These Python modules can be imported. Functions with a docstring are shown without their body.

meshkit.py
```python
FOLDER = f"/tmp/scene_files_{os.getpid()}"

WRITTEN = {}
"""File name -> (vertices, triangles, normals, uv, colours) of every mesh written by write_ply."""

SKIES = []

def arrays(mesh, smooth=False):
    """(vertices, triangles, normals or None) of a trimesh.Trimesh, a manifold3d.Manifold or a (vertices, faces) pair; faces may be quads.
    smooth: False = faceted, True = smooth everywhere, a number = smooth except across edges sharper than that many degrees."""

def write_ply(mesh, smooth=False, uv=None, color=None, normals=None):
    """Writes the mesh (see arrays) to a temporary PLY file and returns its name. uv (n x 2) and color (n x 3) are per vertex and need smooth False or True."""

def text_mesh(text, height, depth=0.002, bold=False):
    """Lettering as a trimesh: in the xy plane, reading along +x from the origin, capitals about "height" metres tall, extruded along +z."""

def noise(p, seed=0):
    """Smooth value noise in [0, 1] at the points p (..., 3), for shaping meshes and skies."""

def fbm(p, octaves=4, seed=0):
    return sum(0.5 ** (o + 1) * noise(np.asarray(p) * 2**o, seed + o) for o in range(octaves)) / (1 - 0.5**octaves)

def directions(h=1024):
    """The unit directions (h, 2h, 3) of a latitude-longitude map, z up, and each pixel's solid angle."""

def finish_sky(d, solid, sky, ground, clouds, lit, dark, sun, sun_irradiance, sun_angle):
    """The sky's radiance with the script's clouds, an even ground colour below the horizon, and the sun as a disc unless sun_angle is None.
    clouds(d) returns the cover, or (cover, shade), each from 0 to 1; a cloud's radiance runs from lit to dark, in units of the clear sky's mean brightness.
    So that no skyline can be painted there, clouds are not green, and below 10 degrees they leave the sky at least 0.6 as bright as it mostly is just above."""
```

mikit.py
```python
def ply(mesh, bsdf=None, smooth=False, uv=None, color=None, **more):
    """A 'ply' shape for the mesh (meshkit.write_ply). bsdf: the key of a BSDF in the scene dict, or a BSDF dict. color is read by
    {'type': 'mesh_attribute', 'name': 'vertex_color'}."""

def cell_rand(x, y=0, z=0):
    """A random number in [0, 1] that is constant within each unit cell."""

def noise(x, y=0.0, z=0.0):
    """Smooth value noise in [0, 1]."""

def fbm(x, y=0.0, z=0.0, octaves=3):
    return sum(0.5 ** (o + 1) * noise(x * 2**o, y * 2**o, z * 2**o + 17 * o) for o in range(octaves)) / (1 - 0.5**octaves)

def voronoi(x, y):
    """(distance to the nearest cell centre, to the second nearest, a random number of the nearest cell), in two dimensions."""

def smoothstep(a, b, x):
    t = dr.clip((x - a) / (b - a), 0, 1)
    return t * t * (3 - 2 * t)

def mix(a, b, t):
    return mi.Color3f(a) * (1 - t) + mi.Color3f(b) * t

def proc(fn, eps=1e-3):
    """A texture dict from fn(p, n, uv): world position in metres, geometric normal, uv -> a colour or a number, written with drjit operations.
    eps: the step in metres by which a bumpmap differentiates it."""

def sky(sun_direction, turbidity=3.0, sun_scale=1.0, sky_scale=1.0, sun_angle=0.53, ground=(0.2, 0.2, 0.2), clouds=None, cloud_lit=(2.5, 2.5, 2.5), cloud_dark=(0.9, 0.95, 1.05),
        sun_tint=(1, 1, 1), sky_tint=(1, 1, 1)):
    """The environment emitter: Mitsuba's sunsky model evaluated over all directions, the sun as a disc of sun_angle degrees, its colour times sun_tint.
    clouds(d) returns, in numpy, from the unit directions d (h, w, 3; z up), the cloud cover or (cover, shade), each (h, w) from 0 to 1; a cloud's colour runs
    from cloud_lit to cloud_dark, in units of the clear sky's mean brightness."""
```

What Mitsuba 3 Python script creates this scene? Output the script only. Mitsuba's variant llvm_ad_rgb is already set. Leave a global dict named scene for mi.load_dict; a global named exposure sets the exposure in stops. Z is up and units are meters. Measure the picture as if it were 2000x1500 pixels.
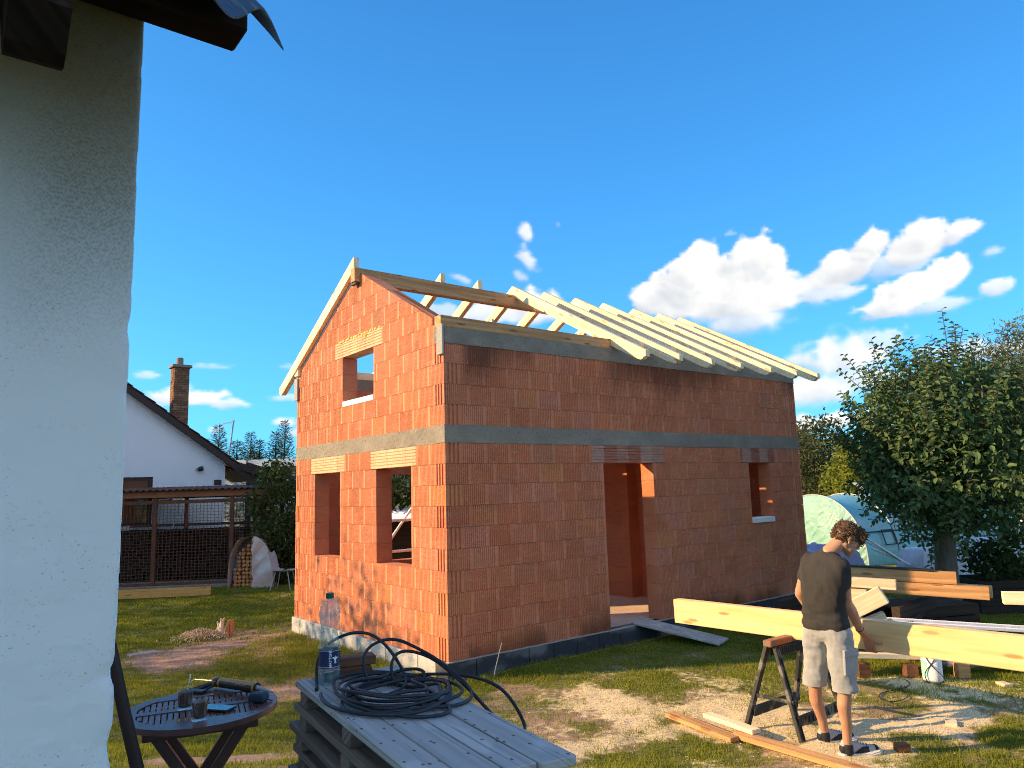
import math
import numpy as np
import trimesh
import drjit as dr
import mitsuba as mi
import manifold3d as m3
import shapely.geometry as sg
import meshkit
import mikit
from mikit import noise, fbm, voronoi, cell_rand, smoothstep, mix, proc

T = mi.ScalarTransform4f
scene, labels = {}, {}
rng = np.random.default_rng(11)

# ------------------------------------------------------------------ camera, sky, exposure
EYE = np.array([-4.7522, -7.3363, 1.9246])
FWD = np.array([0.61323, 0.77706, 0.14185])
UPV = np.array([-0.06445, -0.12977, 0.98945])
scene['camera'] = {'type': 'perspective', 'fov': 69.78, 'fov_axis': 'x', 'near_clip': 0.05, 'far_clip': 3000.0,
                   'to_world': T().look_at(origin=EYE.tolist(), target=(EYE + FWD).tolist(), up=UPV.tolist())}
SUN = np.array([-0.81, 0.485, 0.36])
exposure = 2.25


def _billow(p, octaves, seed):
    return sum(.5 ** (o + 1) * (1 - np.abs(2 * meshkit.noise(p * 2.03 ** o + 3.7 * o, seed + o) - 1)) for o in range(octaves)) / (1 - .5 ** octaves)


def _cloud_field(d):
    az = np.degrees(np.arctan2(d[..., 1], d[..., 0]))
    el = np.degrees(np.arcsin(np.clip(d[..., 2], -1, 1)))
    p = np.stack([az, el * 1.15, 0 * az], -1)
    n = _billow(p * .55, 5, 3) - .55            # heaped tops
    n2 = meshkit.fbm(p * .30 + 40, 5, 9) - .5   # broad variation
    n3 = meshkit.fbm(p * np.array([.9, 1.5, 1]) + 80, 5, 19) - .5
    cover, shade, wsum = np.zeros(az.shape), np.zeros(az.shape), np.zeros(az.shape)
    # (azimuth, elevation, half width, half height, slant, softness, strength): cumulus, one heap after another
    blobs = [(35.9, 15.0, 3.0, 2.3, 0, .5, 1.0), (33.0, 15.6, 2.3, 2.1, 0, .5, 1.0), (39.0, 13.5, 2.6, 1.2, .12, .5, .95), (37.4, 14.2, 2.4, 1.6, .1, .5, 1.0), (34.0, 13.2, 4.0, 1.5, 0, .7, 1.0), (31.2, 13.6, 1.8, 1.5, 0, .8, .9), (33.6, 11.8, 3.4, 1.3, 0, 1.3, .75),
             (26.6, 14.6, 2.1, 1.3, -.2, .55, .95), (24.9, 15.9, 1.3, 1.1, -.3, .5, .95), (27.9, 13.2, 2.0, .9, 0, .9, .7), (21.6, 15.5, 1.9, 1.2, -.25, .55, .95), (19.4, 15.9, 1.4, .7, -.3, .7, .85), (23.3, 14.4, 2.0, .9, -.1, .9, .6),
             (22.6, 12.2, 2.2, 1.2, -.2, .55, .95), (20.3, 13.2, 1.5, 1.1, -.3, .55, .95), (24.4, 11.6, 1.6, .7, 0, .7, .85), (21.4, 11.4, 2.4, .6, 0, 1.0, .6), (17.4, 12.1, .8, .7, 0, .8, .7), (17.4, 14.4, .6, .35, 0, 1.0, .5),
             (50.4, 19.6, .7, .8, .5, 1.3, .7), (50.2, 17.6, .8, .9, .5, 1.3, .65), (50.9, 16.4, .6, .6, .3, 1.3, .5), (50.4, 18.6, .35, .5, .3, 1.2, .4), (55.4, 16.3, .9, .35, .3, 1.3, .5), (47.6, 20.2, .22, .22, 0, 1, .3),
             (53.4, 13.4, 2.6, .9, 0, .9, .75), (49.6, 13.8, 2.6, 1.3, 0, .8, .85), (58, 13.8, 2.4, .7, 0, 1.0, .5),
             (27.6, 8.4, 3.2, 1.9, 0, 1.2, .8), (29.4, 6.2, 3.6, 1.3, 0, 1.1, .85), (26.5, 6.8, 3.0, 1.0, 0, 1.2, .7), (25.0, 9.4, 1.8, .8, 0, .9, .55), (28.0, 4.0, 5, .7, 0, 1.0, .8), (19, 8.0, 3, .7, 0, 1.0, .6),
             (75.9, 7.0, 2.2, .6, 0, .9, .8), (73.2, 6.7, 1.8, .4, 0, 1.0, .65), (78.4, 8.6, .8, .28, 0, 1.1, .5), (74.2, 9.4, 1.5, .22, 0, 1.3, .4), (68.8, 7.2, 1.5, .28, 0, 1.1, .5),
             (69.2, 5.4, 1.1, .5, 0, .8, .75), (66, 4.5, 3, .5, 0, 1.0, .6), (73.9, 4.8, .6, .3, 0, 1, .5), (68.6, 9.5, 1.0, .2, 0, 1.3, .35), (79, 6.4, 2, .4, 0, 1, .6)]
    r2 = np.random.default_rng(5)
    for _ in range(62):   # sky outside the picture: unseen clouds added, their number tuned for the fill light
        a, e = r2.uniform(100, 356), r2.uniform(3, 52)
        if e > 22 and (a < 125 or a > 330) or abs(a - 149) < 24 and abs(e - 21) < 14:
            continue
        blobs.append((a if a < 180 else a - 360, e, r2.uniform(4, 10) * (1 + e / 60), r2.uniform(1.4, 4.0) * (1 + e / 30), r2.uniform(-.2, .2), .8, r2.uniform(.6, .95)))
    for a, e, hw, hh, sl, soft, k in blobs:
        dx = az - a
        dx = (dx + 180) % 360 - 180
        dy = el - e - sl * dx
        q = np.sqrt((dx / hw) ** 2 + (dy / np.where(dy < 0, hh * .85, hh)) ** 2)
        wob = (1.0 * n + .75 * n2) * np.clip(.55 + .5 * dy / hh, .25, 1.1) + (1.5 if hh < .95 else .6) * n3
        c = k * np.clip((1.16 + wob - q) / (soft * (.5 + .5 * np.clip(-dy / hh, 0, 1))), 0, 1)
        s = np.clip(.38 - .50 * dy / hh + .22 * dx / hw - .7 * n + .6 * n2, 0, 1)
        shade, wsum = shade + s * c ** 3, wsum + c ** 3
        cover = np.maximum(cover, c)
    shade = shade / np.maximum(wsum, 1e-6)
    cover = cover * cover * (3 - 2 * cover)
    return cover * .97, shade


scene['sky'] = mikit.sky(SUN.tolist(), turbidity=3.0, sun_scale=1.4, sky_scale=1.4, sun_tint=(1.0, .87, .69), sky_tint=(.33, .98, 1.55), ground=(.16, .15, .12),
                         clouds=_cloud_field, cloud_lit=(2.45, 2.35, 2.2), cloud_dark=(1.1, 1.25, 1.42))


# ------------------------------------------------------------------ helpers
def unit(a):
    a = np.asarray(a, float)
    return a / np.linalg.norm(a)


def basis(d, up=(0, 0, 1)):
    d = unit(d)
    s = np.cross(d, up)
    if np.linalg.norm(s) < 1e-6:
        s = np.cross(d, (1, 0, 0))
    s = unit(s)
    return d, s, np.cross(s, d)


def _chamfer():
    s = np.array([[a, b, c] for a in (-1, 1) for b in (-1, 1) for c in (-1, 1)], float)
    pts = []
    for v in s:
        for k in range(3):
            e = np.ones(3)
            e[k] = 0
            pts.append((v, v * (1 - e) * 0 + v * e))
    # positions: corner minus bevel along the two axes marked by e
    P = np.array([a * 1.0 - .2 * b for a, b in pts])
    h = trimesh.Trimesh(P).convex_hull
    idx = [int(np.argmin(np.linalg.norm(P - q, axis=1))) for q in h.vertices]
    F = np.array(idx)[h.faces]
    return np.array([a for a, _ in pts]), np.array([b for _, b in pts]), F


CH_A, CH_B, CH_F = _chamfer()
CUBE_V = np.array([[x, y, z] for x in (-1, 1) for y in (-1, 1) for z in (-1, 1)], float)
CUBE_F = np.array([[0, 1, 3], [0, 3, 2], [4, 6, 7], [4, 7, 5], [0, 4, 5], [0, 5, 1], [2, 3, 7], [2, 7, 6], [0, 2, 6], [0, 6, 4], [1, 5, 7], [1, 7, 3]])


class MB:
    """collects triangles with uv"""

    def __init__(self):
        self.v, self.f, self.uv, self.n = [], [], [], 0

    def add(self, v, f, uv=None):
        v = np.asarray(v, float)
        f = np.asarray(f, int)
        if f.shape[1] == 4:
            f = np.vstack([f[:, [0, 1, 2]], f[:, [0, 2, 3]]])
        self.v.append(v)
        self.f.append(f + self.n)
        self.uv.append(np.zeros((len(v), 2)) if uv is None else np.asarray(uv, float))
        self.n += len(v)
        return self

    def mesh(self, m, uv=None):
        if hasattr(m, 'to_mesh'):
            k = m.to_mesh()
            return self.add(k.vert_properties[:, :3], k.tri_verts, uv)
        return self.add(m.vertices, m.faces, uv)

    def box(self, c, s, axes=None, bev=0.0, seed=None):
        """c centre, s full sizes along the axes (rows); uv: along the first axis, and across"""
        axes = np.eye(3) if axes is None else np.asarray(axes)
        h = np.asarray(s, float) / 2
        if bev > 0:
            L, F = CH_A * h - CH_B * min(bev, h.min() * .6), CH_F
        else:
            L, F = CUBE_V * h, CUBE_F
        k = (rng.random() if seed is None else seed)
        uv = np.stack([L[:, 0] + 9 * k, L[:, 1] + 1.31 * L[:, 2] + 5 * k], 1)
        return self.add(L @ axes + np.asarray(c, float), F, uv)

    def bar(self, p0, p1, w, h, up=(0, 0, 1), bev=.003, seed=None):
        """a straight timber: w is its width, h its depth along up"""
        p0, p1 = np.asarray(p0, float), np.asarray(p1, float)
        d, s, u = basis(p1 - p0, up)
        return self.box((p0 + p1) / 2, (np.linalg.norm(p1 - p0), w, h), np.array([d, s, u]), bev, seed)

    def tube(self, pts, r, n=8, caps=True):
        p = np.asarray(pts, float)
        r = np.broadcast_to(np.asarray(r, float), (len(p),))
        t = np.gradient(p, axis=0)
        t /= np.linalg.norm(t, axis=1, keepdims=True) + 1e-12
        a = np.cross(t[0], (0, 0, 1) if abs(t[0][2]) < .9 else (1, 0, 0))
        fr = []
        for k in range(len(p)):
            a = a - t[k] * (a @ t[k])
            a = unit(a)
            fr.append((a, np.cross(t[k], a)))
        A, B = np.array([x for x, _ in fr]), np.array([y for _, y in fr])
        ang = np.arange(n) * 2 * np.pi / n
        v = p[:, None] + r[:, None, None] * (np.cos(ang)[None, :, None] * A[:, None] + np.sin(ang)[None, :, None] * B[:, None])
        i = np.arange(len(p) - 1)[:, None] * n
        j = np.arange(n)[None, :]
        j2 = (j + 1) % n
        F = np.stack([i + j, i + j2, i + n + j2, i + n + j], -1).reshape(-1, 4)
        F = np.vstack([F[:, [0, 1, 2]], F[:, [0, 2, 3]]])
        V = v.reshape(-1, 3)
        L = np.concatenate([[0], np.cumsum(np.linalg.norm(np.diff(p, axis=0), axis=1))])
        uv = np.stack([np.repeat(L, n), np.tile(ang * r.mean(), len(p))], 1)
        if caps:
            V = np.vstack([V, p[0], p[-1]])
            q = np.arange(n)
            c0, c1, o = len(V) - 2, len(V) - 1, (len(p) - 1) * n
            F = np.vstack([F, np.stack([(q + 1) % n, q, q * 0 + c0], 1), np.stack([o + q, o + (q + 1) % n, q * 0 + c1], 1)])
            uv = np.vstack([uv, [0, 0], [L[-1], 0]])
        return self.add(V, F, uv)

    def lathe(self, prof, c=(0, 0, 0), n=24, axis=(0, 0, 1)):
        prof = np.asarray(prof, float)
        d, s, u = basis(axis)
        ang = np.arange(n) * 2 * np.pi / n
        v = np.asarray(c) + prof[:, None, 1, None] * d + prof[:, None, 0, None] * (np.cos(ang)[None, :, None] * s + np.sin(ang)[None, :, None] * u)
        i = np.arange(len(prof) - 1)[:, None] * n
        j = np.arange(n)[None, :]
        F = np.stack([i + j, i + n + j, i + n + (j + 1) % n, i + (j + 1) % n], -1).reshape(-1, 4)[:, ::-1]
        uv = np.stack([np.tile(ang, len(prof)), np.repeat(prof[:, 1], n)], 1)
        return self.add(v.reshape(-1, 3), F, uv)

    def prism(self, poly, depth, o, ex, ey, uvs=True, seed=0.0):
        """extrude a 2D polygon (in axes ex, ey) by depth along ex x ey, centred"""
        ex, ey = np.asarray(ex, float), np.asarray(ey, float)
        ez = np.cross(ex, ey)
        m = m3.CrossSection([np.asarray(poly, float)], m3.FillRule.NonZero).extrude(depth).to_mesh()
        L = m.vert_properties[:, :3] - np.array([0, 0, depth / 2])
        return self.add(np.asarray(o, float) + L @ np.array([ex, ey, ez]), m.tri_verts, np.stack([L[:, 0] + 7 * seed, L[:, 1] + L[:, 2] + 3 * seed], 1))

    def get(self):
        return np.vstack(self.v), np.vstack(self.f)

    def guv(self):
        return np.vstack(self.uv)


def number(key):
    if key not in scene and key not in used:
        used.add(key)
        return key
    k = 1
    while f'{key}_{k:03d}' in used:
        k += 1
    key = f'{key}_{k:03d}'
    used.add(key)
    return key


used = set()


def put(key, mb, bsdf, smooth=False, label=None, uv=True, **more):
    v, f = mb.get() if isinstance(mb, MB) else (np.asarray(mb[0]), np.asarray(mb[1]))
    if isinstance(mb, MB) and uv and smooth in (False, True):
        scene[key] = mikit.ply((v, f), bsdf, smooth=smooth, uv=mb.guv(), **more)
    else:
        scene[key] = mikit.ply((v, f), bsdf, smooth=smooth, **more)
    if label:
        labels.setdefault(key, {})['label'] = label
    return key


def part(parent, name, mb, bsdf, smooth=False, label=None, **more):
    return put(number(parent + '__' + name), mb, bsdf, smooth, label, **more)


def thing(name, label, cat, group=None):
    key = number(name)
    labels[key] = {'label': label, 'category': cat}
    if group:
        labels[key]['group'] = group
    return key


def single(name, mb, bsdf, label, cat, group=None, smooth=False, **more):
    key = thing(name, label, cat, group)
    return put(key, mb, bsdf, smooth, **more)


def stuff(key):
    labels.setdefault(key, {})['kind'] = 'stuff'
    return key


def structure(name, mb, bsdf, smooth=False, **more):
    key = number(name)
    put(key, mb, bsdf, smooth, **more)
    labels[key] = {'kind': 'structure'}
    return key


def ground_z(x, y):
    s = -.8 * x - .6 * y
    t = np.clip((s - 1.7) / 3.1, 0, 1)
    return -.22 + .52 * t * t * (3 - 2 * t)


def spline(pts, n):
    from scipy.interpolate import CubicSpline
    p = np.asarray(pts, float)
    t = np.concatenate([[0], np.cumsum(np.linalg.norm(np.diff(p, axis=0), axis=1))])
    return CubicSpline(t, p)(np.linspace(0, t[-1], n))


# ------------------------------------------------------------------ materials
def two(d):
    return {'type': 'twosided', 'bsdf': d}


def mat(name, color, rough=.7, **more):
    col = color if isinstance(color, dict) else {'type': 'rgb', 'value': list(color)}
    scene[name] = two({'type': 'principled', 'base_color': col, 'roughness': rough, 'specular': more.pop('specular', .3), **more})
    return name


def bumped(name, color, h, scale, rough=.8, eps=2e-3, specular=.25):
    col = color if isinstance(color, dict) else {'type': 'rgb', 'value': list(color)}
    scene[name] = two({'type': 'bumpmap', 'arbitrary': proc(h, eps), 'scale': scale,
                       'bsdf': {'type': 'principled', 'base_color': col, 'roughness': rough, 'specular': specular}})
    return name


def _brick(p, n, uv):
    idn = dr.floor(uv.x / 4.0)
    u = uv.x - 4.0 * idn
    r1, r2, r3 = cell_rand(idn, 3), cell_rand(idn, 17), cell_rand(idn, 29)
    c = mix((.54, .188, .090), (.49, .158, .073), r1)
    c = mix(c, (.40, .20, .115), smoothstep(.86, .98, r2) * .45)          # greyish, dusty ones
    c = mix(c, (.58, .24, .075), smoothstep(.66, .97, r3) * .42)          # yellower ones
    c = mix(c, (.55, .22, .15), smoothstep(.60, .95, cell_rand(idn, 41)) * .45)
    f = fbm(p.x * 3 + p.y * 3, p.z * 4, 2.0, octaves=3)
    c = c * (.86 + .28 * f)
    dust = smoothstep(.52, .75, fbm(uv.x * 9, uv.y * 22, idn * 1.7, octaves=3))
    c = mix(c, (.60, .40, .30), dust * .10)
    c = mix(c, (.66, .34, .19), smoothstep(.628, .634, u) * smoothstep(.676, .672, u) * (.03 + .38 * smoothstep(-.5, -.9, n.x)))
    scr = smoothstep(.70, .76, noise(uv.x * 4 + 3 * r1, uv.y * 60, idn))
    c = mix(c, (.62, .40, .30), scr * .10)
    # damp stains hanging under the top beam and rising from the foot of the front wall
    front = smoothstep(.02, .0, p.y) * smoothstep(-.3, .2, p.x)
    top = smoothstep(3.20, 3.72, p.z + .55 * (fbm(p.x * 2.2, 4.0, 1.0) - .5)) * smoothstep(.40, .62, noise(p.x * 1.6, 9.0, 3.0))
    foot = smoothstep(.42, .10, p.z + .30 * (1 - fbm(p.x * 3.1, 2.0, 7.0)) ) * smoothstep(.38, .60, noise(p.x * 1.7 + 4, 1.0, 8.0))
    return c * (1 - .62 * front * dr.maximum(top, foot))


mat('brick_clay', proc(_brick), .75, specular=.35)


def _concrete(p, n, uv):
    f = fbm(p.x * 4, p.y * 4, p.z * 4, octaves=4)
    g = noise(p.x * 60, p.y * 60, p.z * 60)
    pit = smoothstep(.78, .9, noise(p.x * 45 + 3, p.y * 45, p.z * 45))
    c = mix((.19, .168, .14), (.30, .265, .215), f) * (.85 + .3 * g)
    return c * (1 - .35 * pit)


def _rough_h(p, n, uv):
    return fbm(p.x * 25, p.y * 25, p.z * 25, octaves=3)


bumped('concrete_raw', proc(_concrete), _rough_h, .012, .9)


def _block(p, n, uv):
    f = fbm(p.x * 3, p.y * 3, p.z * 5, octaves=4)
    return mix((.30, .30, .30), (.50, .49, .47), f) * (.85 + .3 * noise(p.x * 70, p.y * 70, p.z * 70))


bumped('block_grey', proc(_block), _rough_h, .010, .9)


def _block_dark(p, n, uv):
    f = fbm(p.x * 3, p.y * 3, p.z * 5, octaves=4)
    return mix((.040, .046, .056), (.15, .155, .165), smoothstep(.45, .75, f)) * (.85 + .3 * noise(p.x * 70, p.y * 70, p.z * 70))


bumped('block_dark', proc(_block_dark), _rough_h, .010, .85)  # darker block tone, used along the front wall only


def wood(light, dark, knots=1.0, grain=26.0):
    def fn(p, n, uv):
        g = fbm(uv.x * 1.6, uv.y * grain, 1.0, octaves=3)
        wob = uv.y + .012 * noise(uv.x * 2.2, uv.y * 8, 5.0)
        ring = .5 + .5 * dr.sin(wob * 70 + 5 * noise(uv.x * .8, uv.y * 5, 2.0))
        c = mix(light, dark, smoothstep(.2, .8, g) * .75 + .24 * ring)
        d1, d2, w = voronoi(uv.x * 1.9, uv.y * 6.5)
        k = smoothstep(.17, .07, d1) * smoothstep(.25, .5, w)
        c = mix(c, (dark[0] * .5, dark[1] * .38, dark[2] * .3), k * .8 * knots)
        return c * (.95 + .10 * noise(uv.x * 6, uv.y * 30, 3.0))
    return fn


mat('pine_new', proc(wood((.88, .73, .51), (.80, .59, .34))), .6)
mat('pine_orange', proc(wood((.66, .40, .13), (.55, .30, .08))), .6)
mat('pine_tan', proc(wood((.56, .33, .15), (.38, .19, .075))), .65)
mat('pine_white', proc(wood((.74, .62, .44), (.58, .45, .28), .6)), .65)
mat('wood_old', proc(wood((.20, .165, .13), (.095, .075, .06), .6, 60)), .85)
mat('wood_dark', proc(wood((.055, .035, .024), (.025, .016, .012), .4, 50)), .8)
mat('wood_eave', proc(wood((.026, .017, .012), (.012, .008, .006), .4, 50)), .9, specular=.1)
mat('wood_brown', proc(wood((.19, .085, .042), (.10, .040, .022), .5)), .6)


def _table(p, n, uv):
    g = fbm(uv.x * 3, uv.y * 60, 1.0, octaves=3)
    return mix((.150, .072, .060), (.085, .037, .034), g)


mat('table_wood', proc(_table), .34, specular=.5)


def _panel_top(p, n, uv):
    g = fbm(uv.x * 2.2, uv.y * 55, 1.0, octaves=4)
    c = mix((.47, .455, .43), (.29, .275, .26), g)
    blot = smoothstep(.55, .75, fbm(uv.x * 5, uv.y * 9, 8.0, octaves=3))
    c = mix(c, (.56, .55, .53), blot * .5)
    d1, d2, w = voronoi(uv.x * 13, uv.y * 22)
    c = c * (1 - .75 * smoothstep(.13, .07, d1) * smoothstep(.55, .7, w))
    lines = smoothstep(.72, .8, noise(uv.x * 2.0, uv.y * 160, 4.0))
    return c * (1 - .35 * lines)


mat('board_weathered', proc(_panel_top), .75)


def _plaster(p, n, uv):
    f = fbm(p.x * 2.5, p.y * 2.5, p.z * 1.4, octaves=4)
    c = mix((.76, .75, .73), (.82, .815, .81), f)
    # grey-green algae and soot in a vertical band by the corner
    band = smoothstep(.30, .02, dr.abs(p.x + 4.43) - .03) * smoothstep(2.0, 3.0, p.z + .5 * (f - .5))
    sp = smoothstep(.30, .80, fbm(p.x * 240, p.y * 60, p.z * 150, octaves=3))
    c = mix(c, (.22, .20, .16), band * (.30 + .55 * sp))
    up = smoothstep(2.45, 3.4, p.z + .35 * f)  # brown stain towards the eave, with the shade under it painted in
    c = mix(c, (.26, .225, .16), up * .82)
    pits = smoothstep(.86, .92, noise(p.x * 260, 1.0, p.z * 190)) * smoothstep(.5, .62, noise(p.x * 11, 3.0, p.z * 8))
    return c * (1 - .35 * pits)


def _plaster_h(p, n, uv):
    return .6 * fbm(p.x * 70, p.y * 70, p.z * 38, octaves=3) + .4 * noise(p.x * 16, p.y * 16, p.z * 11)


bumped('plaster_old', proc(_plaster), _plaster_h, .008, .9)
mat('mortar_grey', (.33, .31, .27), .95)
mat('plaster_white', proc(lambda p, n, uv: mix((.74, .75, .77), (.80, .81, .83), fbm(p.x, p.y, p.z * .6, octaves=3))), .9)
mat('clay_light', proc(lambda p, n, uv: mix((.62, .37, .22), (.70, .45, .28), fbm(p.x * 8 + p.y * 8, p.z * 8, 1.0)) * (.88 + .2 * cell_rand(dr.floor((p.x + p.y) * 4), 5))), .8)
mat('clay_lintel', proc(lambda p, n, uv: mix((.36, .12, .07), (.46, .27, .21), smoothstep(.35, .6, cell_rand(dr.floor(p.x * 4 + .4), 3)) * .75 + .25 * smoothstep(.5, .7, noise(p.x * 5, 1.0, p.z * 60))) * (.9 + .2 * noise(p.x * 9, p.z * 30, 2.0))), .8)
mat('clay_cut', (.36, .14, .07), .9)
mat('mortar_dark', (.20, .085, .05), .95)
mat('insul_white', (.80, .79, .80), .8)
mat('fibre_grey', proc(lambda p, n, uv: mix((.30, .29, .27), (.36, .35, .33), fbm(p.x * 12, p.y * 12, p.z * 40))), .9)
mat('floor_slab', proc(lambda p, n, uv: mix((.42, .32, .25), (.55, .43, .34), fbm(p.x * 3, p.y * 3, 1.0, octaves=4))), .9)
mat('steel_grey', (.45, .46, .47), .45, metallic=.3)
mat('iron_dark', (.05, .045, .045), .5)
mat('foam_yellow', (.75, .52, .16), .9)


# ------------------------------------------------------------------ the brick house
L, W, TH = 7.65, 4.54, .24
HOUSE = thing('brick_house', 'unfinished two-storey house of red hollow clay blocks with open timber roof frame', 'house')
SL = .5515
RIDGE_Z = 5.385


def wall_frame(kind):
    """origin, along axis, outward normal for the two walls in view"""
    if kind == 'front':
        return np.array([0, 0, 0.]), np.array([1., 0, 0]), np.array([0, -1., 0])
    return np.array([0, 0, 0.]), np.array([0, 1., 0]), np.array([-1., 0, 0])


def block_plan(length, ribs=True, left_end=False, right_end=False, header=False, depth=.008):
    """plan outline of a block (x along, y into the wall), ribbed outer face, tongues on the ends that show"""
    pts = []
    d = depth
    if header:
        pts += [(0, 0)]
        for a in (.045, .105, .165):
            pts += [(a, 0), (a + .004, .016), (a + .028, .016), (a + .032, 0)]
        pts += [(length, 0)]
    elif ribs:
        flat = .034
        n = max(1, int(round((length - flat - .012) / .0285)))
        x = .012
        pts.append((0, .0012))
        pts.append((.004, 0))
        pitch = (length - flat - x) / n
        for k in range(n):
            a = x + k * pitch
            pts += [(a, 0), (a + pitch * .10, d), (a + pitch * .36, d), (a + pitch * .46, 0)]
        pts += [(length - .004, 0), (length, .0012)]
    else:
        pts += [(0, 0), (length, 0)]

    def end(x, s):
        e = []
        if s:
            for a in (.045, .105, .165):
                e += [(x, a), (x - s * .016, a + .004), (x - s * .016, a + .028), (x, a + .032)]
        return e
    pts += end(length, 1 if right_end else 0)
    pts += [(length, TH), (0, TH)]
    if left_end:
        pts += [(x, y) for x, y in end(0, -1)][::-1]
    return pts


def block(kind, a0, a1, z0, z1, left_end=False, right_end=False, cut=None, ribs=True, proud=0.0, header=False):
    o, ex, nrm = wall_frame(kind)
    length = a1 - a0
    cs = m3.CrossSection([np.array(block_plan(length, ribs, left_end, right_end, header, .009 if kind == 'front' else .0042))], m3.FillRule.NonZero)
    m = cs.extrude(z1 - z0)
    if cut is not None:
        for (nx, nz, off) in cut:      # keep nx*a + nz*z >= off
            q = off - nx * a0 - nz * z0
            k = math.hypot(nx, nz)
            m = m.trim_by_plane((nx / k, 0, nz / k), q / k)
        if m.is_empty():
            return None
    mm = m.to_mesh()
    v = mm.vert_properties[:, :3].astype(float)
    f = mm.tri_verts
    if len(f) == 0:
        return None
    idn = int(rng.integers(0, 60))
    uv = np.stack([v[:, 0] + v[:, 1] * .9 + 4.0 * idn + .3, v[:, 2] + v[:, 1] * .2], 1)
    P = o + ex * (a0 + v[:, :1]) - nrm * (v[:, 1:2] - proud) + np.array([0, 0, 1.]) * (z0 + v[:, 2:3])
    if np.dot(np.cross(ex, -nrm), (0, 0, 1)) < 0:
        f = f[:, ::-1]
    mb = MB()
    mb.add(P, f, uv)
    return mb, P.mean(0)


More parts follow.
